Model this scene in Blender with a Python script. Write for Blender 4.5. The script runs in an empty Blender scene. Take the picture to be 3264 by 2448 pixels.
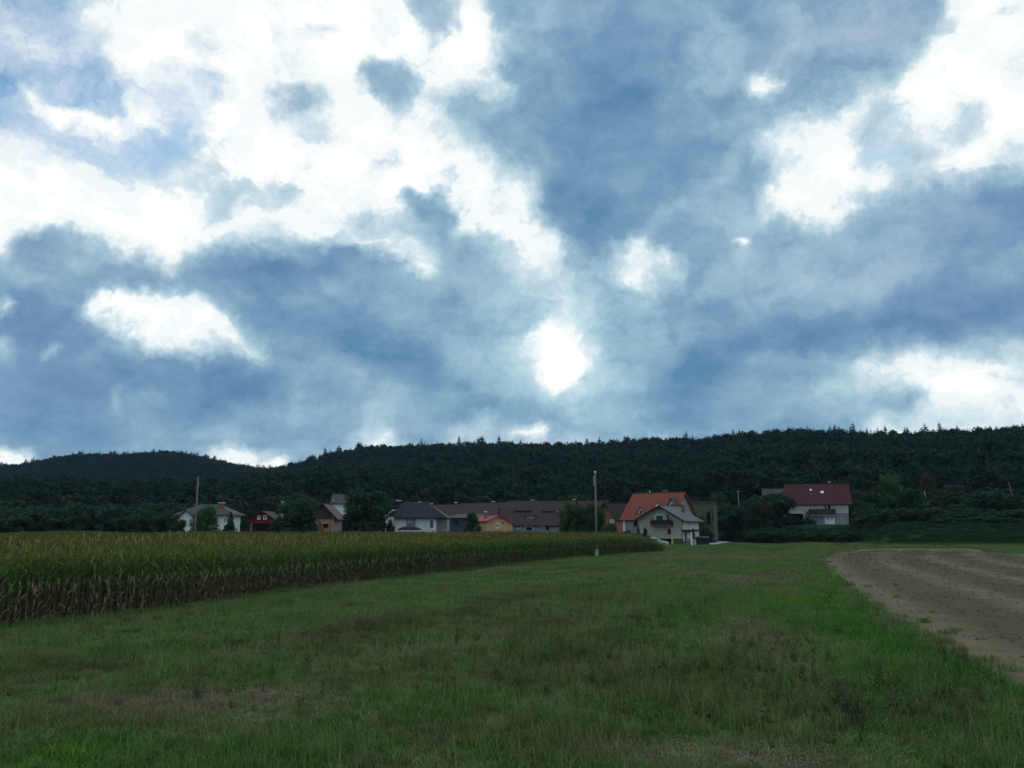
import bpy, math, random
import numpy as np
from mathutils import Vector, Matrix
R = math.radians
S = bpy.context.scene
COL = S.collection
random.seed(7)
rng = np.random.default_rng(7)

# ------------------------------------------------------------------ camera
PITCH = R(9.55); FPX = 2735.0; CX = 1632.0; CY = 1224.0; EYE = 3.0
cam_d = bpy.data.cameras.new('camera'); cam = bpy.data.objects.new('camera', cam_d); COL.objects.link(cam)
cam_d.sensor_width = 36.0; cam_d.lens = 36.0 * FPX / 3264.0
cam_d.clip_start = 0.1; cam_d.clip_end = 9000
cam.location = (0, 0, EYE); cam.rotation_euler = (R(90) + PITCH, 0, 0)
S.camera = cam
S.view_settings.view_transform = 'Standard'; S.view_settings.look = 'None'
S.view_settings.exposure = 0; S.view_settings.gamma = 1; S.view_settings.use_curve_mapping = False
SUN_EL = R(17.5); SUN_AZ = R(5.5)          # azimuth measured from +Y towards +X
SKY_STRENGTH = 0.1
sun_d = bpy.data.lights.new('sun', 'SUN'); sun = bpy.data.objects.new('sun', sun_d); COL.objects.link(sun)
sun_d.energy = 0.5; sun_d.angle = R(14); sun_d.color = (1.0, 0.95, 0.88)
sd = Vector((math.sin(SUN_AZ) * math.cos(SUN_EL), math.cos(SUN_AZ) * math.cos(SUN_EL), math.sin(SUN_EL)))
sun.rotation_euler = sd.to_track_quat('Z', 'Y').to_euler(); sun.location = sd * 300
S.cycles.max_bounces = 5; S.cycles.diffuse_bounces = 2; S.cycles.glossy_bounces = 2
S.cycles.transparent_max_bounces = 4; S.cycles.volume_bounces = 0
S.cycles.use_denoising = True
HAZE = 5.5e-5

cp, sp = math.cos(PITCH), math.sin(PITCH)
def ray(px, py):
    u = (px - CX) / FPX; v = (CY - py) / FPX
    return (u, cp - v * sp, sp + v * cp)
def at(px, py, D):
    d = ray(px, py); k = D / d[1]
    return Vector((d[0] * k, D, EYE + d[2] * k))
def gnd(px, py, z=0.0):
    d = ray(px, py); k = (z - EYE) / d[2]
    return (d[0] * k, d[1] * k)
S2 = 3264 / 2212.0
def g2(x, y): return gnd(x * S2, y * S2)
KH = FPX * 1.0139
def colpx(x, y): return CX + KH * x / np.maximum(y, 1.0)     # picture column of a ground place (full px)

# ------------------------------------------------------------------ node helpers
class NT:
    def __init__(s, tree): s.t = tree; s.n = tree.nodes; s.l = tree.links
    def new(s, kind, **kw):
        nd = s.n.new(kind)
        for k, v in kw.items(): setattr(nd, k, v)
        return nd
    def put(s, sock, v):
        if isinstance(v, bpy.types.NodeSocket): s.l.new(v, sock)
        elif v is not None:
            try: sock.default_value = v
            except Exception:
                sock.default_value = (v[0], v[1], v[2], 1.0)
    def math(s, op, a, b=None, c=None, clamp=False):
        nd = s.new('ShaderNodeMath', operation=op, use_clamp=clamp)
        s.put(nd.inputs[0], a)
        if b is not None: s.put(nd.inputs[1], b)
        if c is not None: s.put(nd.inputs[2], c)
        return nd.outputs[0]
    def vec(s, op, a, b=None, c=None, out=0):
        nd = s.new('ShaderNodeVectorMath', operation=op)
        s.put(nd.inputs[0], a)
        if b is not None:
            s.put(nd.inputs['Scale'] if op == 'SCALE' else nd.inputs[1], b)
        if c is not None: s.put(nd.inputs[2], c)
        return nd.outputs['Value' if op in ('LENGTH', 'DOT_PRODUCT', 'DISTANCE') else 'Vector']
    def mix(s, f, a, b, blend='MIX'):
        nd = s.new('ShaderNodeMix', data_type='RGBA', blend_type=blend)
        s.put(nd.inputs[0], f)
        for i, v in ((6, a), (7, b)):
            if isinstance(v, (tuple, list)) and len(v) == 3: v = (*v, 1.0)
            s.put(nd.inputs[i], v)
        return nd.outputs[2]
    def noise(s, vec, scale, detail=3, rough=.55, dist=0, color=False):
        nd = s.new('ShaderNodeTexNoise'); s.put(nd.inputs['Vector'], vec)
        nd.inputs['Scale'].default_value = scale; nd.inputs['Detail'].default_value = detail
        nd.inputs['Roughness'].default_value = rough; nd.inputs['Distortion'].default_value = dist
        return nd.outputs['Color' if color else 'Fac']
    def rng(s, v, a, b, c=0., d=1., smooth=False):
        nd = s.new('ShaderNodeMapRange', interpolation_type='SMOOTHSTEP' if smooth else 'LINEAR')
        s.put(nd.inputs[0], v)
        for i, q in zip((1, 2, 3, 4), (a, b, c, d)): nd.inputs[i].default_value = q
        return nd.outputs[0]
    def ramp(s, f, stops, interp='LINEAR'):
        nd = s.new('ShaderNodeValToRGB'); s.put(nd.inputs[0], f); cr = nd.color_ramp; cr.interpolation = interp
        cr.elements[0].position = stops[0][0]; cr.elements[0].color = (*stops[0][1], 1)
        cr.elements[1].position = stops[-1][0]; cr.elements[1].color = (*stops[-1][1], 1)
        for p, c in stops[1:-1]:
            e = cr.elements.new(p); e.color = (*c, 1)
        return nd.outputs[0]
    def sep(s, v):
        nd = s.new('ShaderNodeSeparateXYZ'); s.put(nd.inputs[0], v); return nd.outputs
    def comb(s, x, y, z):
        nd = s.new('ShaderNodeCombineXYZ')
        for i, v in enumerate((x, y, z)): s.put(nd.inputs[i], v)
        return nd.outputs[0]

# ------------------------------------------------------------------ sky: cloud chart laid on azimuth / elevation
CW, CH, CELL = 330, 160, 8.0            # chart cells of 8 units, origin shifted
OX, OY = -200.0, -120.0
yy, xx = np.mgrid[0:CH, 0:CW]
PX = OX + (xx + .5) * CELL; PY = OY + (yy + .5) * CELL
def inpoly(pts, X, Y):
    c = np.zeros(X.shape, bool); n = len(pts)
    for i in range(n):
        x0, y0 = pts[i]; x1, y1 = pts[(i + 1) % n]
        if y0 == y1: continue
        k = ((y0 > Y) != (y1 > Y)) & (X < (x1 - x0) * (Y - y0) / (y1 - y0) + x0)
        c ^= k
    return c
def gblur(a, s):
    s = s / CELL
    if s < .3: return a
    n = int(3 * s) + 1; k = np.exp(-.5 * (np.arange(-n, n + 1) / s) ** 2); k /= k.sum()
    a = np.pad(a, n, 'edge')
    a = np.apply_along_axis(lambda r: np.convolve(r, k, 'valid'), 0, a)
    return np.apply_along_axis(lambda r: np.convolve(r, k, 'valid'), 1, a)
LUM = np.full((CH, CW), 1.04); HUE = np.full((CH, CW), .45); BLU = np.zeros((CH, CW))
def poly(pts, lum, blur=14, hue=None, blu=None, op=1.0):
    global LUM, HUE, BLU
    m = gblur(inpoly(pts, PX, PY).astype(float), blur) * op
    LUM = LUM * (1 - m) + lum * m
    if hue is not None: HUE = HUE * (1 - m) + hue * m
    if blu is not None: BLU = BLU * (1 - m) + blu * m
def ell(x, y, rx, ry, lum, ang=0, hue=None, blu=None, op=1.0, hard=.5):
    global LUM, HUE, BLU
    c, s_ = math.cos(R(ang)), math.sin(R(ang))
    dx, dy = PX - x, PY - y
    u = (dx * c + dy * s_) / rx; v = (-dx * s_ + dy * c) / ry
    r = np.sqrt(u * u + v * v); m = np.clip((1.35 - r) / (1.35 - hard), 0, 1); m = m * m * (3 - 2 * m) * op
    LUM = LUM * (1 - m) + lum * m
    if hue is not None: HUE = HUE * (1 - m) + hue * m
    if blu is not None: BLU = BLU * (1 - m) + blu * m
# hue: 0 cyan blue, 1 lavender grey ; blu: 1 clear pale blue sky seen between the clouds
# clear sky, upper left
poly([(-200,-120),(150,-120),(140,50),(215,150),(280,165),(400,165),(500,190),(435,225),(440,280),(415,340),(350,380),(250,360),(200,380),(100,350),(50,290),(-200,300)], .63, 16, .3, 1)
ell(110, 330, 150, 45, .8, 8, blu=.8, op=.7)
ell(60,215,22,24,.98,40); ell(118,245,28,20,1.0,-10); ell(205,275,42,17,1.02,25); ell(312,270,30,24,1.0,10); ell(300,225,34,15,.9,20,op=.8); ell(30,225,18,14,.85)
ell(130,110,90,40,.72,20,op=.6); ell(180,60,60,30,.82,30,op=.7)
ell(440,100,42,26,.72,30,hue=.2,blu=1,op=.85); ell(450,175,60,36,.66,10,hue=.2,blu=1,op=.8); ell(360,150,50,30,.75,op=.7,blu=.8)
ell(700,95,45,14,.74,12,blu=1,op=.8); ell(660,115,40,18,.82,-30,op=.8); ell(605,95,16,24,.82,0,op=.7,blu=.8); ell(840,95,40,22,.9,op=.5,blu=.6)
# puffs in the white
ell(645,215,62,34,.55,12,hue=.6); ell(690,285,60,34,.74,10,hue=.5); ell(610,250,30,30,.72); ell(540,285,40,45,.86,op=.7); ell(465,350,18,30,.8,op=.8); ell(832,360,26,16,.78,40,op=.8); ell(715,372,26,10,.86,op=.8)
poly([(785,165),(830,145),(890,140),(928,150),(915,200),(890,235),(850,242),(815,210),(780,190)], .43, 8, .6)
ell(260,445,28,12,.8,op=.8); ell(205,275,60,26,1.15,25,blu=0); ell(312,270,42,34,1.12,10,blu=0); ell(118,245,40,30,1.1,-10,blu=0); ell(60,215,30,34,1.05,40,blu=0)
# grey puffs above the left band
ell(495,420,32,20,.66,-15,hue=.3); ell(545,405,48,12,.6,6,hue=.3); ell(640,425,52,19,.52,18,hue=.3); ell(590,440,60,20,.74,5,op=.8); ell(480,455,22,22,.66); ell(475,490,16,30,.78,10,op=.7); ell(715,470,40,22,.84,20,op=.7)
# centre wedge of dark cloud
poly([(865,-120),(880,20),(905,60),(935,98),(965,70),(985,40),(1010,15),(1045,-120)], .45, 9, .6)
poly([(1060,-120),(1080,30),(1092,130),(1085,200),(1040,205),(1000,195),(960,215),(945,245),(990,280),(1040,310),(1070,350),(1100,330),(1130,390),(1165,450),(1195,500),(1225,548),(1270,580),(1310,560),(1335,530),(1400,500),(1430,470),(1500,430),(1600,340),(1650,300),(1740,240),(1845,195),(1950,140),(2035,80),(2052,-120)], .30, 20, .35)
ell(1150,80,60,90,.3,hue=.5,op=.6); ell(1130,160,45,60,.36,20,op=.6,hue=.3); ell(1330,290,170,150,.12,60,hue=.25,op=.8); ell(1300,460,120,70,.08,30,hue=.15,op=.85)
ell(1140,300,40,60,.32,op=.7); ell(1020,235,60,26,.42,15,hue=.5,op=.7)
ell(1080,360,16,34,.8,-25); ell(1085,205,26,18,.85,op=.8); ell(1150,30,50,20,.5,op=.6)
ell(1270,10,90,40,.34,hue=.8,op=.7); ell(1350,80,60,60,.22,hue=.5,op=.6)
ell(1540,130,70,95,.52,30,hue=.4,op=.75); ell(1460,190,50,60,.4,40,op=.5)
ell(1800,90,180,70,.44,-15,hue=.9,op=.85); ell(1700,50,60,40,.5,hue=.7,op=.6); ell(1950,60,90,60,.42,-20,hue=1,op=.7); ell(1770,210,70,40,.5,-30,op=.7); ell(1640,235,120,36,.42,-25,hue=.4,op=.6)
poly([(1607,175),(1630,150),(1655,133),(1672,152),(1722,172),(1690,190),(1655,206),(1625,198)], 1.05, 9)
ell(1400,400,60,90,.3,30,hue=.2,op=.5)
# white sky and veils to the right
poly([(1590,332),(1620,315),(1660,345),(1670,400),(1640,470),(1600,500),(1540,520),(1440,560),(1380,520),(1440,450),(1520,400)], .36, 16, .35)
poly([(1790,262),(1850,250),(1890,195),(1925,190),(1960,240),(1995,270),(2040,262),(2100,205),(2150,220),(2125,300),(2080,330),(2000,370),(1930,385),(1880,350),(1870,310)], .66, 13, .5)
ell(1920,235,50,40,.55,30,hue=.3,op=.7); ell(1900,340,45,40,.74,blu=.5,op=.7,hue=.1); ell(2190,150,40,40,.82,op=.7); ell(2190,320,36,60,.66,40,hue=.8,op=.8); ell(2180,20,40,18,.72)
ell(1770,390,30,12,.86,op=.7)
# right-hand dark mass
poly([(1640,470),(1700,478),(1745,510),(1800,500),(1860,480),(1878,440),(1890,405),(1950,400),(2020,395),(2090,385),(2150,375),(2400,340),(2400,760),(2212,735),(2060,760),(1950,765),(1850,785),(1740,800),(1660,840),(1600,890),(1520,935),(1340,960),(1285,900),(1280,800),(1295,700),(1275,640),(1300,590),(1340,560),(1440,520),(1560,500)], .29, 20, .4)
ell(2130,470,170,70,.24,-8,hue=.7,op=.85); ell(2000,430,110,30,.34,-5,hue=.5,op=.6)
ell(1640,610,150,60,.46,-5,hue=.5,op=.8); ell(1560,480,60,50,.42,hue=.4,op=.7); ell(1500,560,60,60,.3,hue=.2,op=.6); ell(1930,600,110,50,.34,hue=.9,op=.6); ell(1800,650,180,50,.38,-5,hue=.7,op=.6)
ell(2080,660,200,55,.14,-8,hue=.6,op=.85); ell(1750,730,230,40,.15,-10,hue=.35,op=.8)
ell(1480,850,120,80,.05,-20,hue=.15,op=.95); ell(1380,880,80,50,.16,hue=.05,op=.8); ell(1400,720,70,80,.24,hue=.05,op=.7); ell(1560,690,60,40,.16,hue=.3,op=.6)
ell(1720,545,22,16,.5,op=.5)
poly([(1150,860),(1230,860),(1270,700),(1330,700),(1420,900),(1400,1100),(1150,1100)], .26, 16, .1)
# bright breaks round the sun
ell(1330,720,40,90,.42,hue=.0,op=.6)
poly([(1310,600),(1330,565),(1370,540),(1392,527),(1415,540),(1440,555),(1478,588),(1470,605),(1430,590),(1410,610),(1385,630),(1355,612)], .95, 10, .5); ell(1395,580,100,62,.74,0,hue=.2,op=.55,hard=.1)
ell(1392,542,17,13,1.12); ell(1385,605,24,18,1.15); ell(1440,575,16,10,1.0,30); ell(1468,590,10,9,1.05); ell(1350,578,14,14,.72,op=.7)
ell(1395,680,34,75,.5,0,hue=0,op=.45,hard=.1); ell(1600,520,24,11,.98,-48); ell(1590,530,12,12,.85)
ell(1235,630,110,90,.66,op=.8,hard=.1); ell(1222,590,24,50,.9,-20,op=.9); ell(1200,545,26,26,1.0,op=.9); ell(1240,645,16,24,1.15); ell(1243,672,10,8,.95); ell(1288,700,12,22,.88,-20); ell(1285,680,8,8,.85); ell(1230,712,16,9,.85)
# left-hand dark mass
poly([(-200,540),(20,560),(50,515),(110,505),(190,500),(235,530),(300,560),(350,585),(430,560),(490,540),(570,528),(690,520),(760,530),(830,550),(900,575),(960,560),(905,540),(850,520),(780,512),(700,498),(760,485),(860,490),(960,480),(1040,490),(1080,530),(1120,570),(1170,600),(1215,640),(1235,680),(1190,712),(1130,738),(1125,780),(1160,860),(1240,900),(1300,960),(1300,1100),(-200,1100)], .31, 18, .35)
poly([(862,440),(900,432),(940,430),(990,455),(1003,475),(970,492),(930,500),(890,485)], .22, 7, .2)
ell(1085,550,70,42,.4,20,hue=.3,op=.8); ell(1150,590,60,24,.7,20,op=.8); ell(1100,480,60,36,.8,25,op=.4)
poly([(725,518),(760,514),(830,535),(885,560),(860,562),(790,545)], .98, 8)
ell(905,585,30,11,.85); ell(970,600,60,30,.36,op=.5)
ell(120,545,90,32,.26,10,hue=.7,op=.8); ell(270,600,90,30,.24,10,hue=.8,op=.7); ell(60,600,70,30,.46,20,hue=.6,op=.8); ell(170,560,60,12,.5,15,op=.6)
ell(365,585,24,18,.72,op=.9); ell(370,597,16,10,.85,op=.8)
ell(560,590,170,34,.16,-3,hue=.55,op=.9); ell(720,560,70,22,.12,0,hue=.5,op=.7); ell(820,620,110,40,.24,hue=.1,op=.6)
ell(700,690,170,55,.14,28,hue=.3,op=.85); ell(830,760,150,70,.12,30,hue=.1,op=.85); ell(620,640,80,18,.38,20,op=.5)
ell(1060,720,110,60,.3,10,hue=.05,op=.7); ell(990,720,30,50,.38,op=.5,hue=.1); ell(900,680,60,30,.28,20,hue=.1,op=.5)
ell(90,700,130,46,.2,15,hue=.75,op=.85); ell(120,820,160,70,.17,0,hue=.6,op=.85); ell(420,830,200,55,.14,5,hue=.35,op=.85); ell(130,930,170,40,.18,0,hue=.3,op=.8)
ell(500,900,120,24,.32,-6,op=.6,hue=.3); ell(380,900,60,30,.24,op=.6); ell(1020,840,150,40,.24,-15,hue=.0,op=.7); ell(1100,900,180,26,.24,5,hue=0,op=.7)
poly([(560,790),(640,800),(700,830),(760,860),(860,900),(900,940),(700,930),(600,905),(640,880),(600,850)], .37, 18, .25, op=.8)
ell(20,650,28,13,.92,-15); ell(12,745,26,20,.66,-15); ell(100,752,15,12,.6,op=.8)
poly([(172,678),(215,650),(255,638),(290,655),(325,672),(345,640),(390,652),(440,670),(480,690),(520,725),(555,760),(568,776),(530,765),(500,748),(470,742),(440,750),(400,772),(380,752),(340,768),(300,772),(278,758),(290,735),(250,712),(205,705)], .95, 11, .3)
ell(350,695,120,36,1.04,14,op=.7); ell(500,735,60,12,.95,32,op=.8)
ell(252,850,24,13,.66,op=.9); ell(300,855,44,9,.52,6,op=.8); ell(245,880,16,26,.46,op=.7); ell(210,770,80,16,.42,-10,op=.5)
# sun-lit hole
ell(1215,740,260,230,.60,0,hue=.0,op=.75,hard=.0); ell(1208,780,120,130,.82,0,hue=.0,op=.85,hard=.0); ell(1208,782,72,88,1.02,0,hue=.0,op=.85,hard=.1); ell(1228,680,60,70,.8,0,hue=.05,op=.8,hard=.1)
poly([(1120,738),(1150,722),(1195,705),(1225,730),(1252,770),(1256,800),(1235,830),(1210,842),(1180,842),(1168,820),(1172,770),(1165,745)], 1.35, 6, .4)
ell(1205,785,34,46,1.6,0,op=.9)
poly([(1440,1100),(1440,900),(1560,840),(1700,790),(1850,770),(1890,800),(1880,860),(1900,900),(1870,930),(1900,1100)], .27, 16, .25)
for x_, w_, o_ in ((1330, 16, .4), (1385, 20, .6), (1425, 14, .4), (1150, 22, .3), (1260, 14, .3)):
    ell(x_, 740, w_, 130, .56, 0, hue=.0, op=o_, hard=.1)
# light band low right
poly([(1690,850),(1740,815),(1850,790),(1960,772),(2060,780),(2212,760),(2400,740),(2400,960),(1860,960),(1870,905),(1780,900),(1700,900)], .46, 14, .35)
poly([(1780,800),(1900,788),(2020,782),(2120,775),(2212,800),(2400,800),(2400,840),(2212,842),(2160,845),(2400,850),(2400,960),(1860,960),(1880,918),(1905,900),(1960,885),(2000,870),(2000,830),(1940,812),(1860,815)], .90, 12, .2)
ell(2090,815,120,40,1.08,0,op=.8); ell(1935,868,60,16,.36,-12,hue=.3,op=.9); ell(2190,815,60,14,.6,0,hue=.6,op=.8); ell(1800,835,70,14,.62,-5,op=.6); ell(1750,905,120,22,.34,-5,op=.7)
ell(2190,760,80,10,.5,-8,op=.6)
# cream breaks on the skyline
poly([(1000,915),(1050,905),(1100,915),(1170,930),(1230,945),(1260,990),(960,990),(985,940)], .58, 10, .5)
ell(1050,920,30,11,1.0); ell(1145,936,42,8,1.0)
poly([(735,958),(790,940),(860,938),(880,990),(720,990)], .8, 9, .5); ell(760,952,30,8,.5,op=.6)
poly([(440,975),(490,962),(540,964),(600,975),(640,990),(650,1040),(400,1040)], 1.0, 7, .5)
poly([(-200,960),(0,966),(60,985),(90,1040),(-200,1040)], 1.02, 7, .5)
SKYDATA = (LUM, HUE, BLU)

def sample(a, px, py):       # px, py in chart units (picture of 2212 wide)
    fx = np.clip((px - OX) / CELL - .5, 0, CW - 1.001); fy = np.clip((py - OY) / CELL - .5, 0, CH - 1.001)
    i = fx.astype(int); j = fy.astype(int); a0 = fx - i; b0 = fy - j
    return (a[j, i] * (1 - a0) + a[j, i + 1] * a0) * (1 - b0) + (a[j + 1, i] * (1 - a0) + a[j + 1, i + 1] * a0) * b0

world = bpy.data.worlds.new('World'); S.world = world; world.use_nodes = True
world.node_tree.nodes.clear()
skyg = bpy.data.node_groups.new('sky_colour', 'ShaderNodeTree')
skyg.interface.new_socket('Color', in_out='OUTPUT', socket_type='NodeSocketColor')
W = NT(skyg)
tc = W.new('ShaderNodeTexCoord'); DIR = W.vec('NORMALIZE', tc.outputs['Generated'])
dx, dy, dz = W.sep(DIR)
# cloud-plane coordinates for the detail, so that it flattens towards the horizon
den = W.math('ADD', W.math('ABSOLUTE', dz), .16)
cpv = W.comb(W.math('DIVIDE', dx, den), W.math('DIVIDE', dy, den), 0.0)
warpA = W.vec('SUBTRACT', W.noise(W.vec('ADD', DIR, (3.1, 1.7, .4)), 5.0, 2, .5, color=True), (.5, .5, .5))
warpB = W.vec('SUBTRACT', W.noise(DIR, 17.0, 4, .6, color=True), (.5, .5, .5))
warpC = W.vec('SUBTRACT', W.noise(DIR, 75.0, 3, .6, color=True), (.5, .5, .5))
wp = W.vec('ADD', W.vec('ADD', W.vec('SCALE', warpA, .035), W.vec('SCALE', warpB, .055)), W.vec('SCALE', warpC, .011))
wx, wy, wz = W.sep(W.vec('ADD', DIR, wp))
az = W.math('ARCTAN2', wx, wy)
el = W.math('ARCSINE', W.math('MINIMUM', W.math('MAXIMUM', wz, -1.0), 1.0))
AZ0, AZ1 = R(-35), R(35); EL0, EL1 = R(3.5), R(35.5); NR = 46; NCH = 3; NC = 31
e_ = W.math('MULTIPLY', W.math('SUBTRACT', el, EL0), (NR - 1) / (EL1 - EL0))
e_ = W.math('MINIMUM', W.math('MAXIMUM', e_, 0.0), float(NR - 1))
a_ = W.math('DIVIDE', W.math('SUBTRACT', az, AZ0), AZ1 - AZ0)
a_ = W.math('MINIMUM', W.math('MAXIMUM', a_, 0.0), .99999)
facs = [W.math('SUBTRACT', W.math('MULTIPLY', a_, float(NCH)), float(i), clamp=True) for i in range(NCH)]
tests = [W.math('GREATER_THAN', a_, i / NCH) for i in range(1, NCH)]
acc = None
for j in range(NR):
    e = EL0 + (EL1 - EL0) * j / (NR - 1)
    azs = AZ0 + (AZ1 - AZ0) * np.arange(NCH * NC + 1) / (NCH * NC)
    X = np.sin(azs) * math.cos(e); Y = np.cos(azs) * math.cos(e); Z = np.full_like(azs, math.sin(e))
    fwd = Y * cp + Z * sp; up = -Y * sp + Z * cp
    px = (CX + FPX * X / fwd) / S2; py = (CY - FPX * up / fwd) / S2
    vals = [sample(a, px, py) for a in SKYDATA]
    cols = np.stack([vals[0] * .5, vals[1], vals[2]], 1)
    gt = bpy.data.node_groups.new('cloud_row', 'ShaderNodeTree')
    for i in range(NCH): gt.interface.new_socket('f%d' % i, in_out='INPUT', socket_type='NodeSocketFloat')
    for i in range(1, NCH): gt.interface.new_socket('t%d' % i, in_out='INPUT', socket_type='NodeSocketFloat')
    gt.interface.new_socket('c', in_out='OUTPUT', socket_type='NodeSocketColor')
    G = NT(gt); gi = G.new('NodeGroupInput'); go = G.new('NodeGroupOutput')
    outs = []
    for i in range(NCH):
        seg = cols[i * NC:(i + 1) * NC + 1]
        outs.append(G.ramp(gi.outputs[i], [(k / NC, tuple(float(q) for q in seg[k])) for k in range(NC + 1)]))
    o = outs[0]
    for i in range(1, NCH): o = G.mix(gi.outputs[NCH + i - 1], o, outs[i])
    G.put(go.inputs[0], o)
    gn = W.new('ShaderNodeGroup'); gn.node_tree = gt
    for i, v in enumerate(facs + tests): W.put(gn.inputs[i], v)
    o = gn.outputs[0]
    wgt = W.math('SUBTRACT', 1.0, W.math('ABSOLUTE', W.math('SUBTRACT', e_, float(j))), clamp=True)
    sc = W.vec('SCALE', o, wgt)
    acc = sc if acc is None else W.vec('ADD', acc, sc)
cl, ch_, cb = W.sep(acc)
cl = W.math('MULTIPLY', cl, 2.0)
# outside the charted part the same kind of broken cloud goes on
n1 = W.noise(cpv, .9, 6, .58, .2); n2 = W.noise(W.vec('ADD', cpv, (7, 3, 0)), .5, 2, .5)
fl = W.rng(n1, .36, .64, .1, 1.1, True)
in_az = W.rng(W.math('ABSOLUTE', az), R(31.5), R(39), 1, 0, True)
in_el = W.rng(el, R(33), R(41), 1, 0, True)
inside = W.math('MULTIPLY', in_az, in_el)
cl = W.math('ADD', W.math('MULTIPLY', cl, inside), W.math('MULTIPLY', fl, W.math('SUBTRACT', 1.0, inside)))
ch_ = W.math('ADD', W.math('MULTIPLY', ch_, inside), W.math('MULTIPLY', n2, W.math('SUBTRACT', 1.0, inside)))
cb = W.math('MULTIPLY', cb, inside)
# billows and wisps
d1 = W.math('SUBTRACT', W.noise(W.vec('MULTIPLY', DIR, (1, 1, 1.7)), 8.5, 6, .58, .35), .5)
d2 = W.math('SUBTRACT', W.noise(W.vec('ADD', W.vec('MULTIPLY', DIR, (1, 1, 1.35)), W.vec('SCALE', warpB, .10)), 15.0, 8, .62, .25), .5)
edge = W.math('SUBTRACT', 1.0, W.math('MULTIPLY', W.math('ABSOLUTE', W.math('SUBTRACT', cl, .68)), 2.2), clamp=True)
d3 = W.math('SUBTRACT', W.noise(cpv, 1.7, 3, .5, .2), .5)
det = W.math('ADD', W.math('MULTIPLY', d1, .52), W.math('ADD', W.math('MULTIPLY', d2, W.math('MULTIPLY_ADD', edge, .75, .38)), W.math('MULTIPLY', d3, .34)))
cl = W.math('ADD', cl, det)
# thin grey folds inside the bright cloud
fold = W.math('MULTIPLY', W.rng(W.noise(W.vec('ADD', W.vec('MULTIPLY', DIR, (1, 1, 1.6)), W.vec('SCALE', warpB, .15)), 7.5, 6, .6, .3), .50, .70, 0, .26, True), W.rng(cl, .6, .95, 0, 1))
cl = W.math('SUBTRACT', cl, W.math('MULTIPLY', fold, W.rng(cl, 1.15, 1.35, 1, 0)))
cl = W.math('MAXIMUM', cl, -.1)
lv = W.math('DIVIDE', W.math('ADD', cl, .1), 1.8, clamp=True)
def q(l): return (l + .1) / 1.8
def srgb(r, g, b): return tuple((c / 255 / 12.92) if c / 255 <= .04045 else ((c / 255 + .055) / 1.055) ** 2.4 for c in (r, g, b))
def sc_(c, k): return tuple(v * k for v in c)
rampA = W.ramp(lv, [(0, srgb(80,122,158)), (q(.08), srgb(93,137,172)), (q(.25), srgb(121,161,189)), (q(.5), srgb(162,198,214)), (q(.75), srgb(202,226,236)), (q(.92), srgb(246,253,253)), (1, (1.0, 1.0, 1.0))])
rampB = W.ramp(lv, [(0, srgb(84,116,158)), (q(.08), srgb(100,132,172)), (q(.25), srgb(126,154,190)), (q(.5), srgb(168,188,208)), (q(.75), srgb(212,223,233)), (q(.92), srgb(249,252,252)), (1, (1.0, 1.0, 1.0))])
cloud = W.mix(W.math('ADD', W.math('MULTIPLY', W.math('SUBTRACT', ch_, .45), .9), .36, clamp=True), rampA, rampB)
boost = W.rng(cl, 1.0, 1.7, 1.0, 2.6)
cloud = W.vec('SCALE', cloud, boost)
skyt = W.new('ShaderNodeTexSky'); skyt.sky_type = 'NISHITA'; skyt.sun_disc = False
skyt.sun_elevation = SUN_EL; skyt.sun_rotation = SUN_AZ; skyt.dust_density = .6; skyt.ozone_density = 2.0
clear = W.vec('MULTIPLY', skyt.outputs[0], (.068, .108, .134))
clearw = W.mix(W.math('SUBTRACT', W.math('MULTIPLY', cl, 1.5), .72, clamp=True), clear, (.97, 1.0, 1.0))
tot = W.mix(W.math('MULTIPLY', cb, .75), cloud, clearw)
# strength 0.1 below: the cloud radiances are given as they reach the camera
W.put(W.new('NodeGroupOutput').inputs[0], W.vec('SCALE', tot, 1.0 / SKY_STRENGTH))
W = NT(world.node_tree); sg = W.new('ShaderNodeGroup'); sg.node_tree = skyg
bg = W.new('ShaderNodeBackground'); W.put(bg.inputs[0], sg.outputs[0]); bg.inputs[1].default_value = SKY_STRENGTH
wo = W.new('ShaderNodeOutputWorld'); W.l.new(bg.outputs[0], wo.inputs[0])
world.cycles.sampling_method = 'MANUAL'; world.cycles.sample_map_resolution = 512

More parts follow.
